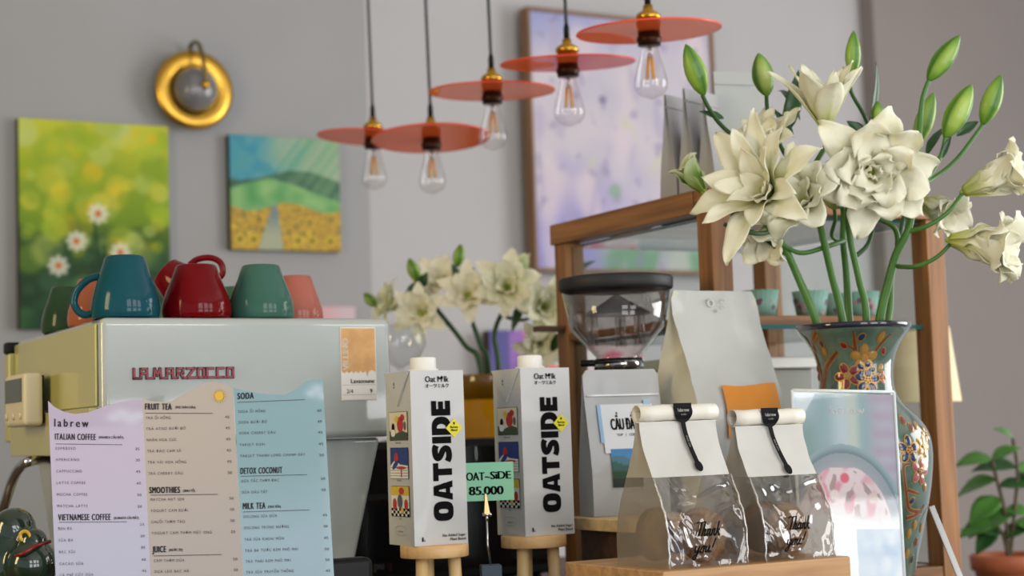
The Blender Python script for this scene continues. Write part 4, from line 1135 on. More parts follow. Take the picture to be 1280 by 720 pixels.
# ------------------------------------------------------------------ coffee pouches
def pouch_mesh(m, w, d, h, mt, top=0.004, tuck=0.25, zk=0.55, bulge=0.004, seed=0, mt_side=None, z0=0.0, z1=1.0, nz_=26, cap=True, wr=0.0012, roundtop=0.0):
    """side-gusseted standing bag: front at y=0, depth d, pinched to `top` at height h"""
    def ring(s):
        z = s * h
        k = sstep(zk * 0.35, 1.0, s)
        hd = lerp(d / 2, top / 2, k); cy = d / 2
        hw = w / 2
        if roundtop and s > 1 - roundtop: hw -= 0.006 * ((s - 1 + roundtop) / roundtop) ** 3
        g = min(tuck * w * 0.5, hw * 0.8) * k
        N = 10; pts = []
        for i in range(N): pts.append((lerp(-hw, hw, i / N), cy - hd - bulge * math.sin(PI * i / N) * math.sin(PI * min(s * 1.1, 1)), 0))
        for i in range(6): q = i / 6; pts.append((hw - g * (1 - abs(2 * q - 1)), cy - hd + 2 * hd * q, 1))
        for i in range(N): pts.append((lerp(hw, -hw, i / N), cy + hd + bulge * math.sin(PI * i / N) * math.sin(PI * min(s * 1.1, 1)), 0))
        for i in range(6): q = i / 6; pts.append((-hw + g * (1 - abs(2 * q - 1)), cy + hd - 2 * hd * q, 1))
        out = []
        for (x, y, sd) in pts:
            n1 = noise.noise(V((x * 26 + seed, y * 26, z * 20))) * wr; n2 = noise.noise(V((x * 60, y * 60 + seed, z * 44))) * wr * 0.5
            out.append(V((x + n1 * 0.5, y + n1 + n2, z)))
        return out
    rings = [ring(lerp(z0, z1, j / nz_)) for j in range(nz_ + 1)]
    n = len(rings[0]); vs = [p for r in rings for p in r]; ff = []; fside = []
    for j in range(nz_):
        for i in range(n):
            f = (j * n + i, j * n + (i + 1) % n, (j + 1) * n + (i + 1) % n, (j + 1) * n + i)
            side = (10 <= i < 16) or i >= 26
            (fside if (side and mt_side) else ff).append(f)
    m.add(vs, ff, mt, True)
    if fside: m.add(vs, fside, mt_side, True)
    if cap: m.add(rings[0], [tuple(range(n - 1, -1, -1))], mt)
    if cap and z1 >= 1: m.add(rings[-1], [tuple(range(n))], mt)
def sharpen(o, ang=38):
    o.data.set_sharp_from_angle(angle=math.radians(ang)); return o

M_foil = mat('grey_foil', (160, 159, 160), 0.5, 0.0, bump=0.05, bscale=30); M_pale = mat('pale_pouch', (178, 182, 180), 0.55, bump=0.06, bscale=20)
# three grey pouches and one pale one on top of the cabinet
for i, (px, py0, yb, ww, dd, rz, lab, mt) in enumerate([
        (845, 121, 0.10, 0.055, 0.034, 22, 'grey coffee pouch on top of the cabinet, leftmost of the row', M_foil),
        (868, 113, 0.11, 0.055, 0.034, 22, 'grey coffee pouch on top of the cabinet, in the middle of the row', M_foil),
        (888, 118, 0.12, 0.055, 0.034, 22, 'grey coffee pouch on top of the cabinet, half hidden by lilies', M_foil),
        (930, 91, 0.12, 0.098, 0.04, -14, 'large pale coffee pouch on the cabinet behind the lilies', M_pale)]):
    c = PW(px, 180, CB0 + yb)
    if i == 0: pbase = V((CA0 + 0.075, PA(px, 180, CA0 + 0.075).y, 0))
    if i < 3:
        st = ROOM.inverted() @ V((.78, -.63, 0)); c = pbase + st * (0.037 * i)
    zz = CZ1 - rh + 0.0004
    hh = PW(px, py0, c.y).z - zz
    t = thing('coffee_pouch', lab, 'pouch', ROOM @ V((c.x, c.y, zz)), ANG + math.radians(rz), 'coffee pouches on the cabinet top')
    m = MB(); pouch_mesh(m, ww, dd, hh, mt, tuck=0.3, seed=i * 7.0)
    m.v = [p - V((0, dd / 2, 0)) for p in m.v]
    sharpen(m.build('bag', t))
    m = MB(); m.box((-ww / 2 + 0.002, -0.0045, hh - 0.022), (ww / 2 - 0.002, 0.0045, hh - 0.019), mt); m.build('seal', t, bevel=0.0006)

# ------------------------------------------------------------------ back of the shop
def paint_violet(i, j, asp):
    x, y = i, 1 - j
    c = mixc((232, 226, 226), (224, 196, 206), 0.5 + nz(x, y, 5))
    if x < 0.42: c = mixc((128, 96, 176), (166, 120, 190), 0.5 + nz(x, y, 6, 3))
    if abs(x - 0.44 - 0.3 * (y - 0.5)) < 0.09 and y > 0.02: c = (230, 130, 140)
    if nz(x, y, 8, 9) > 0.25 and x > 0.5: c = (226, 110, 140)
    if x < 0.12: c = (92, 88, 150)
    return c
canvas('canvas_painting', 'violet and pink canvas painting low on the wall behind the amber flower vase', 613, 413, 805, 520, paint_violet, BW - 0.07, 0.04, 60, 50, M_cedge)
canvas('canvas_painting', 'pale pink canvas peeping over the top of the coffee machine', 372, 383, 445, 470, lambda i, j, a: mixc((224, 170, 176), (214, 190, 196), sstep(0.3, 0.9, i)), BW - 0.03, 0.03, 20, 20, mat('pink_edge', (206, 150, 156), 0.8))

# wine glass standing on the black appliance
gp = rm(P(551, 458, 2.93)); 
t = thing('wine_glass', 'clear stemmed wine glass on the black appliance in front of the back bouquet', 'glass', ROOM @ V((gp.x, AB + 0.1, zt + 0.0005)), 0)
M_wg = thin_glass('wine_glass', (244, 246, 246), 0.9, 0.08, 0.02)
g0 = ROOM @ V((gp.x, AB + 0.1, zt)); Yg = g0.y; ztop_g = P(551, 402, Yg).z - zt; zbow = P(551, 458, Yg).z - zt
m = MB(); rg_ = 33 * Yg / FPX
m.lathe([(0, zbow - 0.001), (0.010, zbow + 0.001), (rg_ * 0.72, zbow + (ztop_g - zbow) * 0.2), (rg_, zbow + (ztop_g - zbow) * 0.5), (rg_ * 0.93, zbow + (ztop_g - zbow) * 0.78), (rg_ * 0.72, ztop_g)], M_wg, 48); m.build('bowl', t)
m = MB(); m.lathe([(0.0, 0.0), (0.036, 0.0), (0.037, 0.0015), (0.012, 0.005), (0.0045, 0.012), (0.0040, zbow - 0.01), (0.008, zbow), (0, zbow)], M_wg, 40); m.build('stem', t)

# cream shaded standing lamp beyond the cabinet
lp = P(1154, 455, 3.45)
t = thing('floor_lamp', 'cream shaded standing lamp seen through the right side of the cabinet', 'lamp', V((lp.x, lp.y, 0)), 0)
M_shade = mat('cream_shade', (240, 222, 180), 0.8, var=0.04)
zt_, zb_ = P(1154, 410, 3.45).z, P(1154, 503, 3.45).z
m = MB(); m.lathe([(44 * 3.45 / FPX, zb_), (34 * 3.45 / FPX, zt_), (33.2 * 3.45 / FPX, zt_), (43.2 * 3.45 / FPX, zb_), (44 * 3.45 / FPX, zb_)], M_shade, 48); m.build('lamp_shade', t)
m = MB(); m.tube([(0, 0, 0.02), (0, 0, zt_ - 0.03)], 0.011, M_brass, 14); m.build('pole', t)
m = MB(); m.lathe([(0, 0), (0.13, 0), (0.13, 0.015), (0.02, 0.025), (0, 0.025)], M_brass, 40); m.build('base', t)
m = MB()
for k in range(3):
    a = 2 * PI * k / 3; m.tube([(0, 0, zt_ - 0.03), (33 * 3.45 / FPX * math.cos(a), 33 * 3.45 / FPX * math.sin(a), zt_ - 0.012)], 0.002, M_brass, 6)
m.build('spider', t)

# potted plant
M_leaf = mat('leaf_green', (70, 122, 44), 0.4, var=0.3, vscale=20, coat=0.1); M_leafd = mat('leaf_dark', (44, 88, 40), 0.4, var=0.3, vscale=20)
M_twig = mat('twig_brown', (86, 74, 50), 0.7)
def leaf_fn(L, wd, bend, fold=0.25):
    tab = [(0, 0.04), (0.12, 0.55), (0.35, 1.0), (0.6, 0.85), (0.85, 0.36), (1, 0.01)]
    def f(i, j):
        s = (i - 0.5) * 2; t_ = j
        a = bend * t_
        x = L * (math.sin(a) / bend if abs(bend) > 1e-3 else t_) ; z = -L * ((1 - math.cos(a)) / bend if abs(bend) > 1e-3 else 0)
        w_ = wd * interp(tab, t_)
        return V((x, s * w_, z + fold * abs(s) * w_))
    return f
def orient(fn, base, dirv, upn=V((0, 0, 1))):
    d_ = dirv.normalized(); y = upn.cross(d_)
    y = y.normalized() if y.length > 1e-4 else V((0, 1, 0)); z = d_.cross(y)
    def g(i, j):
        p = fn(i, j); return base + d_ * p.x + y * p.y + z * p.z
    return g
PY = 3.7
pp = P(1262, 700, PY)
ptz = P(1262, 692, PY).z
t = thing('potted_plant', 'leafy green houseplant in a terracotta pot at the right edge', 'plant', V((pp.x, pp.y, ptz - 0.19)), 0)
M_terra = mat('terracotta', (176, 98, 62), 0.6, var=0.1)
m = MB(); m.lathe([(0, 0), (0.055, 0), (0.075, 0.155), (0.083, 0.156), (0.085, 0.185), (0.08, 0.19), (0.074, 0.185), (0.07, 0.16), (0, 0.16)], M_terra, 48); m.build('pot', t)
m = MB(); ball(m, V((0, 0, 0.155)), (0.068, 0.068, 0.012), mat('potting_soil', (54, 42, 32), 0.95, bump=0.4)); m.build('soil', t)
def pl(px, py, dy=0.0):
    q = P(px, py, PY + dy); return V((q.x - pp.x, q.y - pp.y, q.z - (ptz - 0.19)))
st0 = V((0, 0, 0.165))
for (path, leaves) in (([(1262, 690), (1256, 640), (1246, 600), (1240, 574)], [(1240, 574, -1, .12, .085), (1246, 600, -.95, -.1, .10), (1250, 622, -.8, -.35, .10), (1256, 640, .8, .1, .08), (1240, 575, .6, .5, .07), (1248, 608, .9, .2, .08)]),
                       ([(1264, 690), (1268, 640), (1272, 590), (1266, 548)], [(1266, 548, -.6, .6, .05), (1271, 585, -1, .25, .10), (1270, 610, .9, .4, .10), (1269, 640, -.9, -.2, .12), (1272, 590, .9, .1, .11), (1268, 655, 1, -.1, .1)]),
                       ([(1260, 690), (1254, 670), (1244, 655)], [(1244, 655, -1, -.05, .09), (1252, 668, -.8, .35, .09), (1254, 672, .6, .4, .08), (1248, 660, -.7, -.45, .08)])):
    pts = [st0] + [pl(*p) for p in path[1:]]
    m = MB(); m.tube(smooth_path(pts, 5), 0.004, M_twig, 8); m.build('stem', t)
    for (px, py, dx, dz, L) in leaves:
        m = MB(); b0 = pl(px, py)
        m.grid(orient(leaf_fn(L, L * 0.30, 0.7), b0, V((dx, rnd.uniform(-.35, .35), dz)), V((0.1, -0.6, 1))), 6, 10, rnd.choice([M_leaf, M_leaf, M_leafd]))
        m.build('leaf', t, solid=0.0008)
ps = thing('plant_stand', 'plain wooden stand carrying the terracotta plant pot at the right edge', 'stand', V((pp.x, pp.y, 0)), 0)
zs = ptz - 0.1905
m = MB(); m.lathe([(0, zs - 0.025), (0.14, zs - 0.025), (0.14, zs), (0, zs)], M_wx, 40); m.build('top', ps)
for k in range(3):
    a = 2 * PI * k / 3; m = MB(); m.tube([(0.13 * math.cos(a), 0.13 * math.sin(a), 0), (0.09 * math.cos(a), 0.09 * math.sin(a), zs - 0.025)], 0.014, M_wz, 12); m.build('leg', ps)
# ------------------------------------------------------------------ pale wooden riser and the two coffee pouches on it
M_px = wood('birch_board', (206, 172, 118), (228, 198, 148), 'x', 0.5)
M_dkw = wood('walnut_block', (66, 40, 26), (96, 62, 40), 'x', 0.5)
RB = 1.895
ra0 = 1.215
qz = P(772, 651, (ROOM @ V((ra0, RB, 0))).y).z
t = thing('wooden_riser', 'pale birch board on a dark brown block carrying the tall coffee pouches', 'riser', ROOM @ V((ra0, RB, CT)), ANG)
rh_ = qz - CT
m = MB(); m.box((0, 0, rh_ - 0.017), (0.285, 0.165, rh_), M_px); m.build('board', t, bevel=0.0015)
m = MB(); m.box((0.022, 0.008, 0), (0.275, 0.16, rh_ - 0.0175), M_dkw); m.build('block', t, bevel=0.0015)

M_matte = mat('matte_white_film', (176, 177, 177), 0.42, coat=0.15, bump=0.05, bscale=14)
M_bright = mat('white_pouch_film', (194, 195, 191), 0.33, coat=0.25, bump=0.30, bscale=12)
# coffee pouch with the landscape label
fb = 2.0
fa = PW(746, 640, fb).x
wc, dc = 0.118, 0.05
hc_ = PW(785, 462, fb + 0.02).z - qz
t = thing('coffee_pouch', 'white zip pouch with bold black lettering and a mountain picture beside the right milk carton', 'pouch', ROOM @ V((fa + wc / 2, fb, qz + 0.0004)), ANG - math.radians(8))
m = MB(); pouch_mesh(m, wc, dc, hc_, M_matte, tuck=0.2, seed=31, roundtop=0.04, top=0.003)
sharpen(m.build('bag', t))
def front_y(x, z, w, d, h, top=0.004, zk=0.55, bulge=0.004, roundtop=0.0):
    s = z / h; k = sstep(zk * 0.35, 1.0, s); hd = lerp(d / 2, top / 2, k)
    q = max(0, min(1, (x + w / 2) / w))
    return d / 2 - hd - bulge * math.sin(PI * q) * math.sin(PI * min(s * 1.1, 1))
def on_front(w, d, h, off, **k):
    def f(p):
        x, z = p[0], p[2] if len(p) > 2 else p[1]
        return V((x, front_y(x, z, w, d, h, **k) - off, z))
    return f
F1 = on_front(wc, dc, hc_, 0.0024, top=0.003)
sxp = fb and ((ROOM @ V((fa, fb, 0))).y) / FPX
def cx(px): return (PW(px, 560, fb).x - fa) - wc / 2
def cz(py): return (PW(785, py, fb).z - qz)
def patch(mb, x0, x1, z0, z1, mt, F, n=8, cfn=None, mt2=None):
    mb.grid(lambda i, j: F(V((lerp(x0, x1, i), 0, lerp(z0, z1, j)))), n, n, mt, True, cfn)
m = MB()
patch(m, cx(759), cx(820), cz(566), cz(505), mat('label_white', (224, 226, 230), 0.5), on_front(wc, dc, hc_, 0.0028, top=0.003))
patch(m, cx(755.5), cx(759.5), cz(553), cz(505), mat('label_sky', (150, 188, 222), 0.5), on_front(wc, dc, hc_, 0.003, top=0.003))
patch(m, cx(810), cx(818), cz(506), cz(500), mat('label_sky_light', (170, 200, 226), 0.5), on_front(wc, dc, hc_, 0.003, top=0.003))
def land(i, j):
    y = j
    c = mixc((96, 160, 204), (60, 128, 186), y)
    if y < 0.78 + 0.06 * math.sin(i * 7): c = (70, 116, 140)
    if y < 0.62 + 0.08 * math.sin(i * 4 + 2): c = (44, 90, 84)
    if y < 0.42: c = (26, 66, 30)
    if y < 0.22: c = (14, 30, 18)
    return lin(c)
patch(m, cx(765), cx(800), cz(609), cz(561), attr_mat('landscape_print', 0.5), on_front(wc, dc, hc_, 0.003, top=0.003), 20, land)
Fn = on_front(wc, dc, hc_, 0.0034, top=0.003)
m.text('CẦU ĐẤT', V((cx(768.5), 0, cz(537))), V((1, 0, 0)), V((0, 0, 1)), 0.0225, M_ink, 'L', bold=0.075, sx=0.43, fn=Fn)
m.text('TOP   |   COFFEE', V((cx(774), 0, cz(545))), V((1, 0, 0)), V((0, 0, 1)), 0.0048, M_ink, 'L', bold=0.02, fn=Fn)
m.build('label', t)
m = MB()
patch(m, -wc / 2 + 0.003, wc / 2 - 0.003, cz(494.5), cz(492.5), mat('zip_strip', (236, 240, 242), 0.25), on_front(wc, dc, hc_, 0.0032, top=0.003), 8)
m.build('zip', t, solid=0.001)

# tall white pouch with orange label
fb = CB0 - 0.137
fa = PW(876, 560, fb).x
wt, dt = 0.152, 0.122
ht = PW(890, 364, fb + dt / 2).z - qz
t = thing('coffee_pouch', 'tall white coffee pouch with an orange label standing behind the cookie bags', 'pouch', ROOM @ V((fa + wt / 2, fb, qz + 0.0004)), ANG)
m = MB(); pouch_mesh(m, wt, dt, ht, M_bright, tuck=0.42, seed=11, roundtop=0.06, zk=1.1, top=0.003, bulge=0.005, wr=0.006, mt_side=mat('pouch_gusset', (206, 204, 188), 0.45, bump=0.1, bscale=14))
sharpen(m.build('bag', t), 44)
kw = dict(top=0.003, zk=1.1, bulge=0.005)
def tx(px, py, off): q = PW(px, py, fb + off); return q.x - fa - wt / 2, q.z - qz
x0, z1 = tx(897, 482, 0.012); x1, z0 = tx(968, 545, 0.012)
m = MB(); FO = on_front(wt, dt, ht, 0.0062, **kw)
m.grid(lambda i, j: FO(V((lerp(x0, x1, i), 0, lerp(z0, z1, j) - 0.002 * (j > 0.99) * math.sin(i * 5)))) - V((0, 0.0012 * abs(math.sin(i * 9)), 0)), 12, 8, mat('orange_label', (222, 140, 44), 0.55, var=0.04))
m.build('orange_label', t)
m = MB()
for (px, py, r) in ((891, 379, 0.0065), (906, 377, 0.0045), (905, 385, 0.004), (896, 389, 0.003)):
    x, z = tx(px, py, 0.05)
    y = front_y(x, z, wt, dt, ht, **kw)
    m.lathe([(r * 0.55, 0.0), (r * 0.9, 0.0012), (r, 0.0), (r * 1.02, -0.002)], M_bright, 20, Matrix.Translation((x, y - 0.0024, z)) @ Matrix.Rotation(PI / 2, 4, 'X'))
m.build('valve', t)

# ------------------------------------------------------------------ ledge with the two cookie bags
LB = 1.645
q1 = P(836, 712, 2.0); LZ = q1.z
la0 = PW(829, 716, LB).x; la1 = PW(1064, 714, LB).x
M_led = wood('beech_ledge', (168, 124, 80), (200, 158, 110), 'x', 0.45)
t = thing('wooden_ledge', 'beech wood display block under the two bags of cookies', 'display block', ROOM @ V((la0, LB, CT)), ANG)
m = MB(); m.box((0, 0, LZ - CT - 0.028), (la1 - la0, 0.225, LZ - CT), M_led); m.build('board', t, bevel=0.002)
m = MB(); m.box((0.012, 0.012, 0), (la1 - la0 - 0.012, 0.21, LZ - CT - 0.0285), M_dkw); m.build('block', t, bevel=0.002)

M_film = thin_glass('clear_film', (240, 238, 235), 1.0, 0.11, 0.07, bump=1.0, bscale=13, pwr=2.5)
M_gus = thin_glass('gusset_film', (222, 214, 204), 0.5, 0.04, 0.2, bump=0.4, bscale=14, dens=0.42, veil=(170, 162, 148))
def frosted(name, rgb, tr_):
    mm = bpy.data.materials.new(name); mm.use_nodes = True
    nt = mm.node_tree; L = nt.links.new; b = nt.nodes['Principled BSDF']
    b.inputs['Base Color'].default_value = lin(rgb); b.inputs['Roughness'].default_value = 0.36
    b.inputs['Coat Weight'].default_value = 0.12
    tc = nt.nodes.new('ShaderNodeTexCoord'); n = nt.nodes.new('ShaderNodeTexNoise'); n.inputs['Scale'].default_value = 16; n.inputs['Detail'].default_value = 2
    L(tc.outputs['Object'], n.inputs['Vector'])
    bp = nt.nodes.new('ShaderNodeBump'); bp.inputs['Strength'].default_value = 0.35; bp.inputs['Distance'].default_value = 0.01
    L(n.outputs['Fac'], bp.inputs['Height']); L(bp.outputs['Normal'], b.inputs['Normal'])
    tl = nt.nodes.new('ShaderNodeBsdfTranslucent'); tl.inputs['Color'].default_value = lin(rgb)
    mx = nt.nodes.new('ShaderNodeMixShader'); mx.inputs[0].default_value = tr_
    L(b.outputs[0], mx.inputs[1]); L(tl.outputs[0], mx.inputs[2]); L(mx.outputs[0], nt.nodes['Material Output'].inputs['Surface'])
    return mm
M_frost = frosted('frosted_white_film', (220, 218, 211), 0.25)
M_roll = mat('cream_roll', (224, 219, 206), 0.45, sss=0.1)
M_cookie = mat('cookie_crust', (118, 84, 42), 0.7, var=0.24, vscale=55, bump=0.5, bscale=70)
M_stk = mat('black_sticker', (14, 14, 15), 0.6, spec=0.15)
M_seam = thin_glass('film_seam', (236, 236, 236), 0.9, 0.30, 0.12, pwr=1.5, dens=0.25, veil=(226, 224, 218))
SCRIPT_A = [[(-.15, 1.7), (.1, 1.9), (.6, 1.84), (1.15, 1.95)], [(.62, 1.86), (.5, 1.0), (.32, .0)],
            [(1.25, 1.95), (1.05, .9), (.9, 0)], [(.95, .45), (1.2, .92), (1.38, .8), (1.28, .25), (1.42, .02), (1.62, .25)],
            [(2.2, .82), (1.95, .95), (1.7, .5), (1.8, .05), (2.05, .3), (2.22, .9), (2.12, .2), (2.28, .02), (2.45, .25)],
            [(2.6, .92), (2.5, 0)], [(2.54, .45), (2.8, .92), (2.96, .8), (2.88, .25), (3.02, .02), (3.2, .25)],
            [(3.55, 1.95), (3.38, .9), (3.25, 0)], [(3.8, .95), (3.35, .5), (3.55, .45), (3.75, .05), (4.0, .12)]]
SCRIPT_B = [[(.0, .92), (.0, .35), (.22, .08), (.48, .4), (.62, .95), (.5, -.2), (.2, -.85), (-.08, -.65), (.25, -.2), (.85, .25)],
            [(1.3, .9), (1.0, .7), (.96, .15), (1.25, .05), (1.45, .5), (1.3, .9), (1.65, .75)],
            [(1.82, .92), (1.74, .3), (1.92, .05), (2.15, .35), (2.32, .95), (2.24, .2), (2.42, .05), (2.58, .25)],
            [(3.05, 1.9), (2.9, 1.2), (2.82, .6)], [(2.72, .12), (2.80, .02)]]
def cookie_bag(label, loc, w, d, h, zf, seed, topshift, stick, ty_text):
    t = thing('cookie_bag', label, 'bag', loc, ANG, 'bags of cookies on the ledge')
    hr = h - 0.021                       # bottom of the roll
    kw = dict(top=0.010, zk=0.55, bulge=0.0035)
    sf = zf / hr
    m = MB(); pouch_mesh(m, w, d, hr, M_film, tuck=0.06, seed=seed, z0=0.0, z1=sf, nz_=30, cap=False, wr=0.0030, mt_side=M_gus, **kw)
    m.v = [p + V((w / 2, 0, 0)) for p in m.v]
    sharpen(m.build('clear_window', t), 50)
    m = MB(); pouch_mesh(m, w, d, hr, M_frost, tuck=0.12, seed=seed, z0=sf, z1=1.0, nz_=24, cap=False, wr=0.0030, mt_side=M_gus if False else frosted('frosted_gusset', (204, 196, 180), 0.4), **kw)
    m.v = [p + V((w / 2, 0, 0)) for p in m.v]
    sharpen(m.build('frosted_top', t), 50)
    # rolled top: a loose scroll
    m = MB(); r = 0.0112; n = 26; prof = []
    for k in range(n + 1):
        a = -PI * 0.6 + 2 * PI * 1.35 * k / n; rr = r * (1 - 0.25 * k / n)
        prof.append((d / 2 - 0.001 + rr * math.cos(a), hr + r * 0.9 + rr * math.sin(a)))
    x0, x1 = -0.001, w + 0.001
    vs = [V((x0 + (x1 - x0) * q / 6, p[0], p[1] + 0.0006 * math.sin(q * 2.1 + seed))) for p in prof for q in range(7)]
    fs = [(i * 7 + q, i * 7 + q + 1, (i + 1) * 7 + q + 1, (i + 1) * 7 + q) for i in range(n) for q in range(6)]
    m.add(vs, fs, M_roll, True); m.build('rolled_top', t, solid=0.0009)
    # sticker shaped like a spoon: half disc on the roll, thin handle, oval end
    yr = d / 2 - 0.001 - r * 1.05
    def S(x, z):
        if z > hr - 0.0005:
            zz = z - (hr + r * 0.9); y = d / 2 - 0.001 - math.sqrt(max(0, (r * 1.07) ** 2 - min(abs(zz), r * 1.07) ** 2))
        else: y = 99
        y2 = front_y(x - w / 2, min(z, hr), w, d, hr, **kw) - 0.0058
        return V((x, min(y, y2), z))
    m = MB(); sx, ex_, ezz = stick
    rr = 0.0135; zt_ = hr + r * 1.95
    N = 10
    for j in range(N):
        for (q0, q1_) in ((j / N, (j + 1) / N),):
            za, zb_ = zt_ - q0 * 0.0245, zt_ - q1_ * 0.0245
            def hw_(z): 
                u_ = (zt_ - z - 0.0095) / 0.0152
                return rr if u_ < 0 else rr * math.sqrt(max(0.02, 1 - u_ * u_))
            for c in range(6):
                xa0, xa1 = -1 + c / 3, -1 + (c + 1) / 3
                m.add([S(sx + xa0 * hw_(zb_), zb_), S(sx + xa1 * hw_(zb_), zb_), S(sx + xa1 * hw_(za), za), S(sx + xa0 * hw_(za), za)], [(0, 1, 2, 3)], M_stk)
    zs0 = zt_ - 0.023
    for k in range(12):
        t0, t1 = k / 12, (k + 1) / 12
        A = (lerp(sx, ex_, t0), lerp(zs0, ezz, t0)); B = (lerp(sx, ex_, t1), lerp(zs0, ezz, t1)); hh = 0.0034
        m.add([S(B[0] - hh, B[1]), S(B[0] + hh, B[1]), S(A[0] + hh, A[1]), S(A[0] - hh, A[1])], [(0, 1, 2, 3)], M_stk)
    el = [S(ex_ + 0.0058 * math.cos(2 * PI * k / 18), ezz - 0.002 + 0.0066 * math.sin(2 * PI * k / 18)) - V((0, 0.0002, 0)) for k in range(18)]
    m.add(el, [tuple(range(18))], M_stk)
    fS = lambda p: S(p.x, p.z) - V((0, 0.0006, 0))
    m.text('labrew', V((sx, 0, zt_ - 0.0105)), V((1, 0, 0)), V((0, 0, 1)), 0.0062, mat('sticker_silver_ink', (176, 172, 166), 0.5), 'C', bold=0.02, fn=fS)
    m.text('studio', V((sx, 0, zt_ - 0.0148)), V((1, 0, 0)), V((0, 0, 1)), 0.0034, M_thin, 'C', bold=0.02, fn=fS)
    dv = V((ex_ - sx, 0, ezz - zs0)).normalized(); dn = V((dv.z, 0, -dv.x)) * -1
    m.text('thank you', V((lerp(sx, ex_, .32), 0, lerp(zs0, ezz, .32))) - dn * 0.001, dv, dn, 0.0036, M_thin, 'L', fn=fS)
    m.build('spoon_sticker', t)
    # printed greeting on the film
    m = MB(); tx0, tz0, ts = ty_text
    fT = lambda p: V((p.x + 0.30 * (p.z - tz0), front_y(p.x - w / 2, max(p.z, 0), w, d, hr, **kw) - 0.0036, p.z))
    k_ = ts * 0.385
    for (ox, oz, strokes) in ((0.0, 0.0, SCRIPT_A), (0.35, -2.25, SCRIPT_B)):
        for st in strokes:
            pp = smooth_path([V((q[0] + ox, q[1] + oz, 0)) for q in st], 5)
            L_, R_ = [], []
            for i, p in enumerate(pp):
                d_ = pp[min(i + 1, len(pp) - 1)] - pp[max(i - 1, 0)]
                d_ = d_.normalized() if d_.length > 1e-6 else V((1, 0, 0))
                n_ = V((-d_.y, d_.x, 0)) * (0.075 + 0.065 * abs(d_.y))          # brush: heavier down strokes
                L_.append(p + n_); R_.append(p - n_)
            F_ = lambda p: fT(V((tx0 + p.x * k_, 0, tz0 + p.y * k_)))
            n2 = len(pp)
            m.add([F_(p) for p in L_] + [F_(p) for p in R_], [(i, i + 1, n2 + i + 1, n2 + i) for i in range(n2 - 1)], M_ink)
    m.build('greeting', t)
    # crimped seams at the corners of the clear part
    for sx_ in (0.0, w):
        m = MB(); pts = []
        for q in range(14):
            z = sf * hr * q / 13
            pts.append(V((sx_ + 0.0008 * math.sin(q * 2.3 + seed), front_y(sx_ - w / 2, z, w, d, hr, **kw) - 0.0022 + 0.0008 * math.sin(q * 3.1), z)))
        m.tube(pts, 0.0011, M_seam, 6); m.build('film_seam', t)
    return t
def cookie(label, p, r, th, rot, seed):
    m = MB(); prof = []
    n = 16
    for k in range(n + 1):
        a = -PI / 2 + PI * k / n
        rr = r * (abs(math.cos(a)) ** 0.55) if 0 < k < n else 0.0
        prof.append((rr, th / 2 * math.copysign(abs(math.sin(a)) ** 0.8, math.sin(a))))
    m.lathe(prof, M_cookie, 40)
    m.v = [v * (1 + 0.05 * noise.noise(v * 40 + V((seed, 0, 0)))) for v in m.v]
    o = m.build('cookie', xf=Matrix.Translation(p) @ rot)
    return tag(o, label, 'cookie', 'cookies in the clear bags')
bw1 = PW(934, 712, LB + 0.015).x - PW(836, 712, LB + 0.015).x
c1 = V((PW(836, 712, LB + 0.015).x, LB + 0.015, LZ + 0.0004))
h1 = PW(858, 505, LB + 0.07).z - LZ
B1 = cookie_bag('cookie bag with frosted white top, left of the two on the beech block', ROOM @ c1, bw1, 0.112, h1, 0.107, 3.0, 0, (0.060, 0.067, h1 - 0.074), (0.037, 0.0365, 0.0225))
c2 = V((PW(957, 712, LB + 0.015).x, LB + 0.015, LZ + 0.0004))
bw2 = PW(1043, 712, LB + 0.015).x - c2.x
h2 = PW(965, 511, LB + 0.07).z - LZ
B2 = cookie_bag('cookie bag with frosted white top, right one beside the picture stand', ROOM @ c2, bw2, 0.108, h2, 0.102, 9.0, 0, (0.050, 0.059, h2 - 0.074), (0.033, 0.0365, 0.0215))
face = Matrix.Rotation(ANG, 4, 'Z') @ Matrix.Rotation(PI / 2 - 0.12, 4, 'X')
RC = 0.033
cookie('golden brown cookie behind the greeting of the left cookie bag', ROOM @ (c1 + V((bw1 * 0.60, 0.026, RC + 0.003))), RC, 0.026, face, 1)
cookie('brown cookie seen through the clouded side of the left cookie bag', ROOM @ (c1 + V((bw1 * 0.30, 0.078, RC + 0.003))), RC, 0.03, Matrix.Rotation(ANG + 0.5, 4, 'Z') @ Matrix.Rotation(PI / 2 - 0.1, 4, 'X'), 2)
cookie('golden brown cookie behind the greeting of the right cookie bag', ROOM @ (c2 + V((bw2 * 0.50, 0.026, RC + 0.003))), RC, 0.026, face, 3)
cookie('brown cookie at the back of the right cookie bag', ROOM @ (c2 + V((bw2 * 0.55, 0.076, RC + 0.003))), RC, 0.028, Matrix.Rotation(ANG - 0.3, 4, 'Z') @ Matrix.Rotation(PI / 2 - 0.1, 4, 'X'), 4)

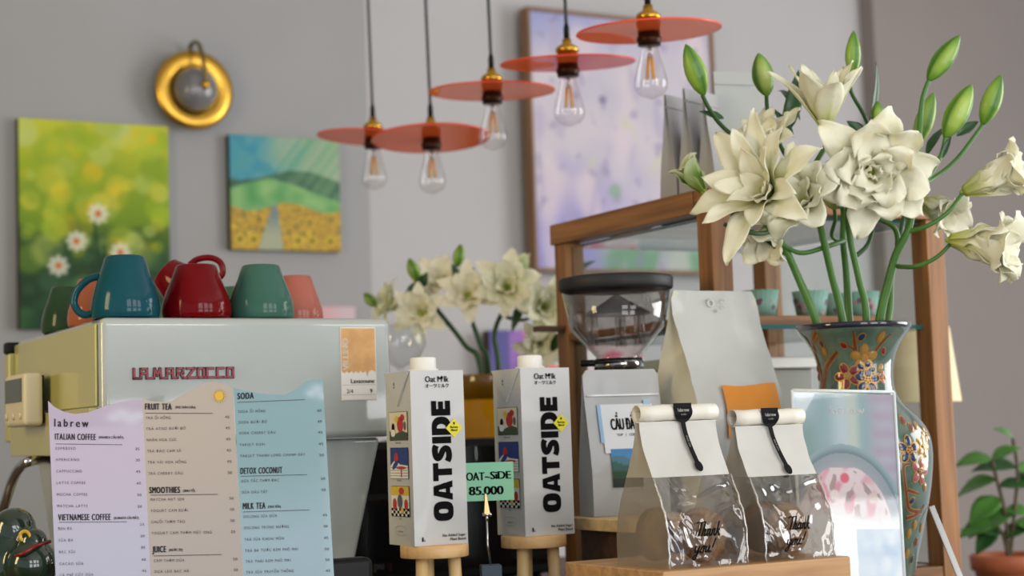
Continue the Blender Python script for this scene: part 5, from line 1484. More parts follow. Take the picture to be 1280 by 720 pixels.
# ------------------------------------------------------------------ picture stand (clear sheet holder)
TLc, TRc = P(990, 487.5, 2.240), P(1117.5, 490, 2.241)
BLc, BRc = P(1006, 800, 2.222), P(1135, 800, 2.223)
BLc.z = BRc.z = CT + 0.002
exs = (TRc - TLc); ezs = (BLc - TLc)
nrm = exs.cross(ezs).normalized()
if nrm.y > 0: nrm = -nrm
so = (BLc + BRc) / 2
t = thing('picture_stand', 'clear acrylic stand with a pastel dessert picture in front of the vase', 'sign', V((so.x, so.y, CT)), 0)
oo = V((so.x, so.y, CT))
def SG(u_, v_, off=0.0):
    return lerp(lerp(TLc, TRc, u_), lerp(BLc, BRc, u_), v_) + nrm * off - oo
def pic(u_, v_):
    x, y = u_, v_ / 0.74          # the lower quarter lies below the picture's edge
    c = mixc((150, 176, 184), (192, 206, 216), 0.5 + 0.5 * math.sin(x * 15 + 0.6))
    c = mixc(c, (116, 150, 150), 0.75 * sstep(0.30, 0.12, x) * sstep(0.02, 0.25, y))
    c = mixc(c, (206, 212, 196), 0.7 * math.exp(-((x - .58) / .06) ** 2))
    c = mixc(c, (178, 158, 182), 0.85 * sstep(0.68, 0.82, x) * (0.8 + 0.2 * math.sin(y * 60)))
    if x + y < 0.22: c = mixc(c, (232, 240, 250), 0.8)
    d = math.hypot((x - 0.45) / 0.62, (y - 0.82) / 0.52)
    if d < 1.0: c = mixc((92, 116, 126), (150, 172, 180), sstep(0.86, 0.99, d))
    if d < 0.90: c = mixc((206, 196, 204), (150, 160, 170), sstep(0.5, 0.9, d))
    k = nz(x, y, 9, 3)
    if d < 0.76 and y > 0.44: c = mixc((232, 214, 218), (222, 150, 168), sstep(-0.05, 0.32, k))
    if d < 0.72 and y > 0.46 and nz(x, y, 13, 8) > 0.22: c = (176, 150, 150)
    for (fx, fy, fr_, fc) in ((0.47, 0.50, 0.055, (226, 96, 124)), (0.24, 0.56, 0.06, (228, 150, 172)), (0.6, 0.56, 0.07, (236, 210, 214)), (0.36, 0.60, 0.06, (240, 222, 224)), (0.74, 0.62, 0.06, (228, 206, 200))):
        dd = math.hypot(x - fx, (y - fy) * 1.5)
        if dd < fr_: c = mixc(fc, c, sstep(fr_ * 0.6, fr_, dd))
    glare = sstep(0.66, 0.76, y + 0.03 * math.sin(x * 6))  # white lower part: window glare painted into the print
    c = mixc(c, (248, 250, 254), glare)
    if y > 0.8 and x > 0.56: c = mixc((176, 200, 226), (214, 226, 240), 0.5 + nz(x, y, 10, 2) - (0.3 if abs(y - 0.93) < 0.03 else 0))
    return lin(c)
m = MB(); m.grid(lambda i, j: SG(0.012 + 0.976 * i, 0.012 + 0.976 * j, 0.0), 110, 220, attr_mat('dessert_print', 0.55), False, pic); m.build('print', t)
m = MB(); cs_ = [SG(0, 0), SG(1, 0), SG(1, 1), SG(0, 1)]
M_acl = thin_glass('acrylic_sheet', (252, 253, 253), 0.8, 0.04, 0.02)
m.hexa([c + nrm * 0.0012 for c in cs_] + [c + nrm * 0.0036 for c in cs_], M_acl); m.hexa([c - nrm * 0.0036 for c in cs_] + [c - nrm * 0.0012 for c in cs_], M_acl); m.build('acrylic_sheet', t)
M_edge = mat('acrylic_edge', (226, 234, 236), 0.1, coat=0.5)
m = MB()
for a, b in ((SG(0, 0), SG(1, 0)), (SG(0, 0), SG(0, 1)), (SG(1, 0), SG(1, 1))):
    m.tube([a, b], 0.0021, M_edge, 8)
m.build('edge_strip', t)
m = MB(); fs_ = lambda p: SG(p.x, p.z, 0.0005)
eu, ev = V((1, 0, 0)), V((0, 0, -1))
m.text('labrew', V((0.53, 0, 0.098)), V((1, 0, 0)), V((0, 0, -0.42)), 0.115, mat('pure_white_ink', (255, 255, 255), 0.6), 'C', bold=0.02, fn=fs_, track=0.08)
m.build('lettering', t)
bk = (TLc + TRc) / 2 - oo
m = MB(); p0 = SG(0.5, 0.55, -0.004); p1 = V((p0.x, p0.y + 0.055, 0.001))
m.hexa([p1 + V((-.02, 0, 0)), p1 + V((.02, 0, 0)), p1 + V((.02, .003, 0)), p1 + V((-.02, .003, 0)), p0 + V((-.02, -.001, 0)), p0 + V((.02, -.001, 0)), p0 + V((.02, .002, 0)), p0 + V((-.02, .002, 0))], M_acl); m.build('back_leg', t)

# ------------------------------------------------------------------ vase
VY = 2.40
vc = P(1063, 409, VY)
VR = VY / FPX
ax = P(1074, 560, VY)
t = thing('vase', 'tall green enamelled vase with raised plum blossoms holding the lilies', 'vase', V((ax.x, ax.y, CT)), 0)
vx = ax.x
def vz(py): return P(1066, py, VY).z - CT
prof = [(0, 0), (48, 'f0'), (50, 'f1'), (46, 'f2')]
zr = lambda py, r: (r * VR, vz(py))
VP = [(0.0, 0.0), (0.058, 0.0), (0.060, 0.012), (0.056, 0.022), zr(745, 53), zr(700, 64), zr(660, 74), zr(620, 83), zr(585, 88), zr(560, 88.5), zr(540, 84), zr(522, 72), zr(508, 58), zr(496, 50), zr(484, 46.5), zr(468, 46), zr(452, 48), zr(438, 53), zr(426, 60), zr(417, 67), zr(412.5, 69.3)]
def vrad(z):
    return interp([(p[1], p[0]) for p in VP[1:]], z)
sm = [(p[1], p[0]) for p in VP[3:]]
path = smooth_path([V((r, z, 0)) for z, r in sm], 4)
VPF = VP[:3] + [(p.x, p.y) for p in path]
def vrad2(z): return interp([(z_, r_) for r_, z_ in VPF[1:]], z)
M_vase = mat('celadon_enamel', (72, 92, 78), 0.14, coat=0.8, var=0.35, vscale=26)
M_vrim = mat('cobalt_black_glaze', (22, 22, 44), 0.12, coat=0.9)
M_vgold = mat('gilt_outline', (170, 130, 66), 0.3, 0.5); M_vred = mat('oxblood_enamel', (110, 22, 28), 0.18, coat=0.8); M_vnavy = mat('navy_enamel', (30, 38, 70), 0.18, coat=0.8)
M_vmauve = mat('mauve_enamel', (150, 80, 84), 0.18, coat=0.8); M_vyel = mat('ochre_enamel', (150, 110, 46), 0.2, coat=0.8); M_vbr = mat('branch_brown', (104, 50, 26), 0.25, coat=0.6)
m = MB(); m.lathe(VPF, M_vase, 96)
def Vp(a, z, off): r = vrad2(z) + off; return V((r * math.cos(a), r * math.sin(a), z))
def vell(a0, z0, rx, rz, rot, mt, off, n=14, dome=0.0):
    r0 = vrad2(z0); pts = []
    c_, s_ = math.cos(rot), math.sin(rot)
    for k in range(n):
        b = 2 * PI * k / n; x, y = rx * math.cos(b), rz * math.sin(b)
        pts.append(Vp(a0 + (x * c_ - y * s_) / r0, z0 + x * s_ + y * c_, off))
    if dome:
        m.add(pts + [Vp(a0, z0, off + dome)], [(k, (k + 1) % n, n) for k in range(n)], mt, True)
    else: m.add(pts, [tuple(range(n))], mt)
def vflower(a0, z0, R, mt, ctr=M_vyel, rot=0.0, lift=0.0):
    r0 = vrad2(z0)
    for k in range(5):
        b = rot + 2 * PI * k / 5
        aa, zz = a0 + R * .62 * math.cos(b) / r0, z0 + R * .62 * math.sin(b)
        vell(aa, zz, R * .47, R * .36, b, M_vgold, 0.0007 + lift, dome=0.0005)
        vell(aa, zz, R * .37, R * .26, b, mt, 0.0013 + lift, dome=0.0012)
    vell(a0, z0, R * .3, R * .3, 0, M_vgold, 0.0022 + lift, dome=0.0006)
    for k in range(5):
        b = rot + .6 + 2 * PI * k / 5
        vell(a0 + R * .17 * math.cos(b) / r0, z0 + R * .17 * math.sin(b), R * .07, R * .07, 0, ctr if mt is not M_vnavy else M_vred, 0.0030 + lift, 8)
def vbranch(pts, th=0.0022):
    pp = smooth_path([V((a, z, 0)) for a, z in pts], 5)
    for off, wd, mt in ((0.0004, th * 1.8, M_vgold), (0.0009, th, M_vbr)):
        vs = []
        for i, p in enumerate(pp):
            q = pp[min(i + 1, len(pp) - 1)] - pp[max(i - 1, 0)]
            r0 = vrad2(p.y); dx, dz = q.x * r0, q.y; l = math.hypot(dx, dz) or 1
            nx, nz2 = -dz / l, dx / l; w_ = wd * (1 - 0.5 * i / len(pp))
            vs += [Vp(p.x + nx * w_ / r0, p.y + nz2 * w_, off), Vp(p.x - nx * w_ / r0, p.y - nz2 * w_, off)]
        m.add(vs, [(2 * i, 2 * i + 1, 2 * i + 3, 2 * i + 2) for i in range(len(pp) - 1)], mt, True)
def vbud(a, z, mt, rot=1.2, s=1.0):
    vell(a, z, 0.0062 * s, 0.0045 * s, rot, M_vgold, 0.0006, dome=0.0004); vell(a, z, 0.0047 * s, 0.0031 * s, rot, mt, 0.0012, dome=0.001)
view = math.atan2(-ax.y, -ax.x)               # angle facing the camera
def VA(px, py):
    """surface angle whose outline falls at photo column px"""
    z = vz(py); r = vrad2(z); off = (px - (1074 - (560 - py) * 0.055)) * VR
    return view + math.asin(max(-0.98, min(0.98, off / r)))
# neck decoration
vbranch([(VA(1069, 440), vz(440)), (VA(1067, 425), vz(425)), (VA(1066, 418), vz(418))]); vbranch([(VA(1068, 440), vz(440)), (VA(1060, 434), vz(434))], 0.0014)
vbud(VA(1055, 434), vz(434), M_vred, 2.4); vbud(VA(1076, 425), vz(425), M_vnavy, 0.8, 1.15)
vflower(VA(1079, 450), vz(450), 0.0185, M_vyel, M_vyel, 0.3); vflower(VA(1081, 464), vz(464), 0.013, M_vnavy, lift=0.0012)
vflower(VA(1060, 471), vz(471), 0.0185, M_vred, rot=0.7, lift=0.0006); vflower(VA(1083, 477), vz(477), 0.0175, M_vnavy, rot=0.2, lift=0.0018)
vbranch([(VA(1093, 441), vz(441)), (VA(1100, 432), vz(432)), (VA(1111, 422), vz(422))], 0.0018); vbud(VA(1099, 425), vz(425), M_vyel, 1.3, 1.3); vbud(VA(1102, 442), vz(442), M_vred, 2.0)
vbud(VA(1099, 462), vz(462), M_vyel, 1.3); vflower(VA(1100, 474), vz(474), 0.009, M_vmauve)
vbranch([(VA(1029, 485), vz(485)), (VA(1033, 462), vz(462)), (VA(1040, 450), vz(450)), (VA(1047, 441), vz(441))], 0.0034); vbranch([(VA(1028, 480), vz(480)), (VA(1019, 440), vz(440)), (VA(1021, 417), vz(417))], 0.003)
for (px, py, mt) in ((1028, 430, M_vnavy), (1032, 440, M_vyel), (1022, 448, M_vred), (1021, 460, M_vred), (1024, 470, M_vmauve), (1019, 436, M_vred)): vbud(VA(px, py), vz(py), mt, 1.4)
# belly decoration: right side seen past the picture stand, then all the way round
vflower(VA(1132, 563), vz(563), 0.0195, M_vnavy, rot=0.3); vflower(VA(1146, 590), vz(590), 0.0185, M_vmauve, M_vnavy, 0.1)
vflower(VA(1150, 560), vz(560), 0.016, M_vyel); vflower(VA(1153, 545), vz(545), 0.012, M_vyel, rot=.5)
vbranch([(VA(1148, 640), vz(640)), (VA(1134, 636), vz(636)), (VA(1130, 620), vz(620)), (VA(1126, 585), vz(585)), (VA(1133, 580), vz(580))], 0.0022); vbranch([(VA(1131, 612), vz(612)), (VA(1145, 618), vz(618))], 0.002); vbranch([(VA(1130, 646), vz(646)), (VA(1143, 642), vz(642)), (VA(1152, 632), vz(632))], 0.002)
for (px, py, mt) in ((1135, 536, M_vred), (1141, 534, M_vyel), (1136, 625, M_vnavy), (1140, 655, M_vyel), (1142, 677, M_vred), (1133, 665, M_vyel), (1131, 690, M_vyel), (1137, 698, M_vnavy), (1148, 660, M_vyel), (1125, 527, M_vred), (1152, 610, M_vyel)): vbud(VA(px, py), vz(py), mt, rnd.uniform(0.4, 2.2), 1.15)
rv = random.Random(9)
for k in range(9):
    a = view + PI * 0.62 + k * (2 * PI - 1.25 * PI) / 8.5
    vflower(a, vz(rv.uniform(548, 600)), rv.uniform(.016, .02), rv.choice([M_vred, M_vnavy, M_vmauve, M_vyel]), rot=rv.random())
    vbranch([(a, vz(640)), (a + .12, vz(615)), (a + .05, vz(590))]); vbud(a + .2, vz(rv.uniform(620, 690)), rv.choice([M_vred, M_vyel]))
for (px, py) in ((1060, 560), (1095, 585), (1030, 590), (1110, 640), (1070, 640)): vflower(VA(px, py), vz(py), 0.0185, rv.choice([M_vred, M_vnavy, M_vmauve]), rot=rv.random())
m.build('body', t)
m = MB()
m.lathe([zr(413.2, 68.5), zr(412, 70.6), zr(408, 71.4), zr(405.5, 70.5), zr(406, 66), zr(415, 58), zr(440, 46), zr(480, 40), zr(500, 40)], M_vrim, 96); m.build('lip', t)
VASE_TOP = V((vc.x, vc.y, vz(406) + CT))
# thin metal bar leaning against the vase
b1 = P(1156, 632, VY - 0.02); b2 = P(1224, 800, VY - 0.06)
k = (CT + 0.001 - b1.z) / (b2.z - b1.z); b2 = b1 + (b2 - b1) * k
b1 = b1 + V((0.006, -0.012, 0)); b2 = b2 + V((0.004, -0.02, 0))
d_ = (b2 - b1); n_ = V((0, 1, 0)).cross(d_).normalized()
m = MB(); s_ = n_ * 0.0042; y_ = V((0, 0.0015, 0))
m.hexa([b2 - s_ - y_, b2 + s_ - y_, b2 + s_ + y_, b2 - s_ + y_, b1 - s_ - y_, b1 + s_ - y_, b1 + s_ + y_, b1 - s_ + y_], mat('satin_steel', (140, 140, 138), 0.3, 0.9))
o = m.build('metal_bar', bevel=0.0006); tag(o, 'thin slanted satin steel bar leaning beside the lower right of the vase', 'bar')
# ------------------------------------------------------------------ lilies
def petal_mat(name, tr_):
    m = attr_mat(name, 0.55, 0.0, tr_, 0.3)
    nt = m.node_tree; b = nt.nodes['Principled BSDF']; L = nt.links.new
    tc = nt.nodes.new('ShaderNodeTexCoord'); n = nt.nodes.new('ShaderNodeTexNoise'); n.inputs['Scale'].default_value = 90; n.inputs['Detail'].default_value = 3
    L(tc.outputs['Object'], n.inputs['Vector'])
    bp = nt.nodes.new('ShaderNodeBump'); bp.inputs['Strength'].default_value = 0.25; bp.inputs['Distance'].default_value = 0.004
    L(n.outputs['Fac'], bp.inputs['Height']); L(bp.outputs['Normal'], b.inputs['Normal'])
    return m
M_petal = petal_mat('lily_petal', 0.2)
M_stem = mat('lily_stem_green', (66, 112, 40), 0.42, var=0.18, vscale=22, coat=0.1)
M_stemd = mat('lily_stem_dark', (42, 80, 34), 0.42, var=0.2, vscale=22)
M_bud = attr_mat('lily_bud', 0.38, 0.15, 0.0, 0.4)
M_lleaf = mat('lily_leaf', (34, 74, 34), 0.38, var=0.3, vscale=30, coat=0.15)
M_anther = mat('lily_throat', (176, 190, 80), 0.5)
WT = [(0, .30), (.12, .46), (.3, .82), (.5, 1.0), (.68, .93), (.82, .66), (.92, .36), (1, .02)]
WTB = [(0, .34), (.12, .55), (.3, .9), (.55, 1.08), (.75, 1.04), (.88, .78), (.96, .44), (1, .10)]     # broad ruffled petal
def petal(rg, L, wd, a0, a1, p=1.4, cup=0.35, ruf=0.05, tw=0.0, tab=WT, green=0.0, tipcurl=0.0, nu=8, nv=18):
    """one petal in the plane x (outwards) / z (along the flower's axis), y across; list of (point, colour)"""
    cl = [V((0.003, 0, 0))]; th = []
    for j in range(nv + 1):
        t = j / nv; th.append(math.radians(a0 + (a1 - a0) * t ** p + tipcurl * max(0, t - .72) / .28))
    for j in range(nv):
        s_, c_ = math.sin(th[j]), math.cos(th[j]); cl.append(cl[-1] + V((s_, 0, c_)) * (L / nv))
    f1, ph1, ph2 = rg.uniform(1.6, 2.8), rg.uniform(0, 6.3), rg.uniform(0, 6.3)
    side = rg.uniform(-.12, .12) * L
    vs = []; cc = []
    for j in range(nv + 1):
        t = j / nv; w_ = wd * interp(tab, t); n_ = V((-math.cos(th[j]), 0, math.sin(th[j])))      # towards the inside
        for i in range(nu + 1):
            s = -1 + 2 * i / nu
            off = cup * w_ * s * s * (1 - 0.5 * t) - 0.10 * w_ * math.exp(-(s / .16) ** 2) * (1 - t * .6)
            off += ruf * L * (abs(s) ** 1.6) * math.sin(2 * PI * f1 * t + (ph1 if s > 0 else ph2)) * sstep(.15, .5, t)
            y = s * w_ + side * t * t + tw * t * s * w_
            vs.append(cl[j] + V((0, y, 0)) + n_ * off)
            g = sstep(.5, .0, t)
            mid = math.exp(-(s / .2) ** 2) * sstep(.75, .1, t)
            col = mixc((248, 246, 224), (214, 208, 122), g * .85)
            col = mixc(col, (186, 200, 84), min(1, 0.85 * mid * .75 + g * g * .6))
            if green: col = mixc(col, (112, 150, 52), green * (1 - .75 * sstep(.45, 1.0, t)) * (0.55 + .45 * math.exp(-(s / .5) ** 2)))
            cc.append(lin(col))
    fs = [(j * (nu + 1) + i, j * (nu + 1) + i + 1, (j + 1) * (nu + 1) + i + 1, (j + 1) * (nu + 1) + i) for j in range(nv) for i in range(nu)]
    return vs, fs, cc
def axis_frame(base, d, roll=0.0):
    z = d.normalized(); a = V((0, 0, 1)) if abs(z.z) < .9 else V((1, 0, 0))
    x = a.cross(z).normalized(); y = z.cross(x)
    c_, s_ = math.cos(roll), math.sin(roll)
    x, y = x * c_ + y * s_, y * c_ - x * s_
    return Matrix(((x.x, y.x, z.x, base.x), (x.y, y.y, z.y, base.y), (x.z, y.z, z.z, base.z), (0, 0, 0, 1)))
def view_dir(ax_, ay_, az_): return rgt * ax_ + upv * ay_ - fwd * az_
def flower(parent, base, d, rings, seed, roll=0.0, split=True, name='flower', green=0.0):
    """base in the thing's own coordinates; each petal a mesh of its own under the flower's throat"""
    rg = random.Random(seed); X = axis_frame(base, d, roll)
    th = MB(); th.lathe([(0, -0.006), (0.0035, -0.004), (0.0055, 0.002), (0.004, 0.010), (0.0, 0.014)], M_anther, 16, X)
    acc = th
    fl = None
    if split: fl = th.build(name, parent)
    for (n, L, wd, a0, a1, ph, kw) in rings:
        for k in range(n):
            l_ = L * rg.uniform(.92, 1.07)
            vs, fs, cc = petal(rg, l_, wd * rg.uniform(.92, 1.08), a0 + rg.uniform(-4, 4), a1 + rg.uniform(-11, 11), green=green, **kw)
            Rz = X @ Matrix.Rotation(ph + 2 * PI * k / n + rg.uniform(-.12, .12), 4, 'Z')
            vs = [Rz @ p for p in vs]
            if split:
                m = MB(); m.add(vs, fs, M_petal, True, cc); m.build('petal', fl, solid=0.0005)
            else: acc.add(vs, fs, M_petal, True, cc)
    if not split: fl = acc.build(name, parent)
    return fl
def bud(parent, b, tip, r, cols=((52, 96, 20), (92, 138, 36), (142, 174, 70)), roll=0.3, name='bud'):
    d = tip - b; L = d.length; X = axis_frame(b, d, roll)
    prof = [(0, .16), (.06, .42), (.18, .74), (.36, .98), (.5, 1.0), (.66, .88), (.82, .60), (.93, .32), (1, .03)]
    m = MB(); n = 36; N = 22; vs = []; cc = []
    for j in range(N + 1):
        t = j / N; rr = r * interp(prof, t)
        for k in range(n):
            a = 2 * PI * k / n
            g = abs(math.sin(1.5 * a))                      # three grooves
            q = rr * (1 - .13 * (1 - g) ** 3)
            vs.append(X @ V((q * math.cos(a), q * math.sin(a), L * t)))
            c = mixc(cols[1], cols[2], sstep(.25, .95, g) * sstep(.0, .3, t) * sstep(1.0, .6, t))
            c = mixc(c, cols[0], (1 - g) ** 2 * .75 + .3 * sstep(.8, 1, t))
            cc.append(lin(c))
    fs = [(j * n + k, j * n + (k + 1) % n, (j + 1) * n + (k + 1) % n, (j + 1) * n + k) for j in range(N) for k in range(n)]
    fs.append(tuple(range(n - 1, -1, -1))); fs.append(tuple(N * n + k for k in range(n)))
    m.add(vs, fs, M_bud, True, cc)
    return m.build(name, parent)
def lleaf(parent, b, tip, wd, bend=0.5, upn=V((0, -1, .3)), name='leaf'):
    d = tip - b; L = d.length * 1.04
    m = MB(); m.grid(orient(leaf_fn(L, wd, bend, .3), b, d, upn), 6, 14, M_lleaf)
    return m.build(name, parent, solid=0.0007)

# rings: (count, length, half width, angle at base, angle at tip, phase, options)
def double(s=1.0, ruf=.05):
    return [(6, .086 * s, .0165 * s, 30, 112, 0, dict(p=1.1, ruf=ruf * .7, tipcurl=25)), (6, .074 * s, .0165 * s, 24, 82, .5, dict(p=1.1, ruf=ruf, tab=WTB)), (5, .060 * s, .0145 * s, 16, 52, .2, dict(p=1.1, ruf=ruf, tab=WTB)), (4, .044 * s, .011 * s, 8, 30, .7, dict(p=1.0, ruf=ruf, tab=WTB))]
def star(s=1.0, op=58):
    return [(3, .082 * s, .0165 * s, 22, op, 0, dict(p=1.3, ruf=.02, cup=.45)), (3, .080 * s, .019 * s, 20, op - 10, PI / 3, dict(p=1.3, ruf=.03, cup=.5)), (5, .066 * s, .013 * s, 12, op - 28, .4, dict(p=1.2, ruf=.03))]
def trumpet(s=1.0, op=70):
    return [(3, .088 * s, .0165 * s, 14, op, 0, dict(p=2.6, ruf=.04, cup=.6, tipcurl=45)), (3, .088 * s, .021 * s, 12, op - 8, PI / 3, dict(p=2.6, ruf=.06, cup=.6, tipcurl=35, tab=WTB)), (4, .078 * s, .013 * s, 8, op - 25, .3, dict(p=2.4, ruf=.07, tab=WTB))]

def stem_thing(label, px, py, dy, group='white lily stems in the green vase'):
    p = P(px, py, VY + dy)
    t = thing('lily_stem', label, 'flower', V((p.x, p.y, VASE_TOP.z - 0.24)), 0, group)
    org = V(t.location)
    def Q(px, py, dy_): return P(px, py, VY + dy_) - org
    return t, Q
def stalk(t, pts, r0, r1, mt=None, name='stalk'):
    pp = smooth_path(pts, 7); n = len(pp)
    m = MB(); rs = [lerp(r0, r1, k / (n - 1)) for k in range(n)]
    m.tube(pp, rs, mt or M_stem, 12)
    rg = random.Random(int(abs(pts[0].x * 1e5)) + n)
    return m.build(name, t)
def down(Q, px, py, dy):
    """point inside the vase below its mouth"""
    top = P(px, py, VY + dy)
    return V(((ax.x - top.x) * 0.95, (ax.y - top.y) * 0.95, 0.07))

# A: leftmost stem, big open lily facing left, half open bud, tall bud
t, Q = stem_thing('leftmost lily stem with a big open white bloom and a half open one', 1022, 406, -.02)
stalk(t, [down(Q, 1022, 406, -.02), Q(1022, 406, -.02), Q(1000, 352, -.02), Q(985, 318, -.03), Q(968, 285, -.05), Q(962, 262, -.07)], .0068, .0042)
stalk(t, [Q(968, 288, -.05), Q(950, 292, -.09), Q(925, 288, -.12), Q(905, 280, -.12)], .0036, .0028, M_stemd, 'branch')
stalk(t, [Q(962, 262, -.07), Q(950, 200, 0.02), Q(905, 160, .0), Q(888, 138, -.02), Q(878, 119, -.03)], .0034, .0030, M_stemd, 'branch')
flower(t, Q(966, 247, -.10), view_dir(-.62, .34, .66), [(6, .124, .0195, 36, 98, 0, dict(p=1.15, ruf=.03, tipcurl=24)), (6, .108, .0185, 28, 72, .5, dict(p=1.1, ruf=.03)), (5, .088, .0165, 18, 52, .2, dict(p=1.1, ruf=.03)), (5, .064, .013, 10, 34, .7, dict(p=1.0, ruf=.03))], 11, .35)
fb_ = flower(t, Q(880, 240, -.04), view_dir(-.62, .78, .1), [(3, .060, .017, 16, 20, 0, dict(p=1.0, ruf=.0, cup=.8, tipcurl=60)), (3, .056, .017, 12, 16, 1.05, dict(p=1.0, ruf=.05, cup=.8, tipcurl=70, tab=WTB))], 5, 0.2, green=.95, name='half_open_bloom')
bud(t, Q(880, 119, -.03), Q(857, 55, -.05), .0158)
lleaf(t, Q(905, 148, .0), Q(877, 138, -.02), .006, .2)
# B: stem behind it with the upright star bloom
t, Q = stem_thing('lily stem carrying the upright star shaped bloom at the top of the bunch', 1054, 405, .0)
stalk(t, [down(Q, 1054, 405, .0), Q(1054, 405, .0), Q(1040, 345, -.01), Q(1025, 280, -.03), Q(1017, 240, -.05), Q(1014, 215, -.06), Q(1022, 200, -.06), Q(1033, 180, -.05), Q(1033, 163, -.05)], .0062, .0034)
flower(t, Q(1032, 166, -.05), view_dir(-.10, .96, .26), [(3, .112, .0195, 26, 50, 0, dict(p=1.2, ruf=.015, cup=.4, tipcurl=14)), (3, .110, .021, 22, 44, PI / 3, dict(p=1.2, ruf=.02, cup=.45, tipcurl=10)), (6, .100, .0165, 14, 32, .4, dict(p=1.1, ruf=.02)), (5, .086, .012, 8, 18, .9, dict(p=1.1, ruf=.02))], 21, .1)
stalk(t, [Q(1020, 255, -.04), Q(985, 200, .04), Q(962, 150, .04), Q(958, 118, .03)], .0034, .0030, M_stemd, 'branch')
bud(t, Q(959, 120, .03), Q(948, 66, .02), .0165, ((66, 108, 28), (112, 150, 48), (172, 188, 104)), 1.0)
stalk(t, [Q(1019, 250, -.05), Q(990, 232, .02), Q(965, 205, .02)], .0034, .0030, M_stemd, 'branch')
flower(t, Q(962, 200, .02), view_dir(-.38, .74, .5), [(6, .086, .0175, 28, 84, 0, dict(p=1.2, ruf=.05, tipcurl=25)), (6, .080, .0165, 20, 60, .5, dict(p=1.1, ruf=.06)), (5, .066, .014, 12, 36, .2, dict(p=1.1, ruf=.06, tab=WTB))], 33, .8)
lleaf(t, Q(985, 165, .05), Q(1000, 84, .04), .013, .5); lleaf(t, Q(978, 150, .06), Q(1002, 86, .08), .006, 1.6); lleaf(t, Q(992, 170, .05), Q(968, 132, .04), .006, .5); lleaf(t, Q(1000, 150, .05), Q(975, 80, .06), .006, 1.4)
# C: middle stem, drooping blooms
t, Q = stem_thing('lily stem with drooping blooms under the big left flower', 1062, 405, .03)
stalk(t, [down(Q, 1062, 405, .03), Q(1062, 405, .03), Q(1058, 340, .03), Q(1054, 300, .02), Q(1054, 262, .02), Q(1046, 258, .01)], .0066, .0036)
stalk(t, [Q(1056, 300, .02), Q(1034, 308, -.01), Q(1000, 316, -.03), Q(972, 300, -.05), Q(955, 278, -.06), Q(948, 266, -.06)], .0038, .0028, M_stem, 'branch')
flower(t, Q(1010, 262, -.05), view_dir(-.45, .34, .65), [(6, .096, .021, 24, 92, 0, dict(p=1.3, ruf=.06, tipcurl=35, tab=WTB)), (6, .084, .018, 18, 64, .5, dict(p=1.2, ruf=.07, tab=WTB)), (4, .062, .014, 10, 36, .2, dict(p=1.1, ruf=.06))], 45, .4)
flower(t, Q(975, 270, -.02), view_dir(-.35, -.62, .4), trumpet(.92, 70), 51, .2)
bud(t, Q(1043, 262, -.02), Q(1037, 226, -.03), .0145, ((120, 110, 50), (160, 164, 84), (196, 196, 120)), .4)
stalk(t, [Q(1055, 305, .02), Q(1040, 295, .0), Q(1044, 275, -.02), Q(1043, 261, -.02)], .003, .0028, M_stem, 'branch')
lleaf(t, Q(985, 322, -.02), Q(945, 284, -.06), .004, .5)
# D: centre stem, broad ruffled bloom facing the viewer
t, Q = stem_thing('lily stem with the broad ruffled bloom facing forward in the centre', 1083, 404, -.02)
stalk(t, [down(Q, 1083, 404, -.02), Q(1083, 404, -.02), Q(1074, 350, -.03), Q(1063, 300, -.04), Q(1060, 262, -.05), Q(1068, 240, -.05), Q(1085, 222, -.06)], .0058, .0036)
flower(t, Q(1087, 214, -.075), view_dir(-.02, -.10, .98), [(6, .098, .024, 46, 102, 0, dict(p=1.0, ruf=.10, tipcurl=28, cup=.2)), (6, .088, .024, 34, 84, .5, dict(p=1.0, ruf=.14, tab=WTB, cup=.2)), (5, .076, .021, 24, 66, .2, dict(p=1.0, ruf=.17, tab=WTB, cup=.15)), (4, .058, .017, 12, 42, .7, dict(p=1.0, ruf=.18, tab=WTB, cup=.15)), (3, .040, .010, 6, 20, .1, dict(p=1.0, ruf=.15))], 63, .25)
stalk(t, [Q(1070, 320, -.03), Q(1085, 305, -.02), Q(1092, 280, .0), Q(1098, 240, .06), Q(1086, 160, .06), Q(1064, 115, .03), Q(1065, 96, .02)], .0034, .0028, M_stemd, 'branch')
bud(t, Q(1065, 96, .02), Q(1067, 38, .01), .0118, ((56, 100, 24), (94, 140, 38), (140, 172, 70)))
flower(t, Q(1056, 110, .03), view_dir(.15, .98, .1), [(2, .034, .010, 8, 20, .3, dict(p=1.2, ruf=.05))], 3, 0, name='inner_petals')
bud(t, Q(1097, 158, .04), Q(1097, 126, .03), .0098, roll=.9)
stalk(t, [Q(1098, 240, .06), Q(1098, 190, .05), Q(1097, 157, .04)], .0026, .0022, M_stemd, 'branch')
lleaf(t, Q(1087, 150, .05), Q(1106, 80, .04), .0085, .35, V((.8, -.6, .2))); lleaf(t, Q(1080, 170, .06), Q(1062, 150, .05), .010, .5)
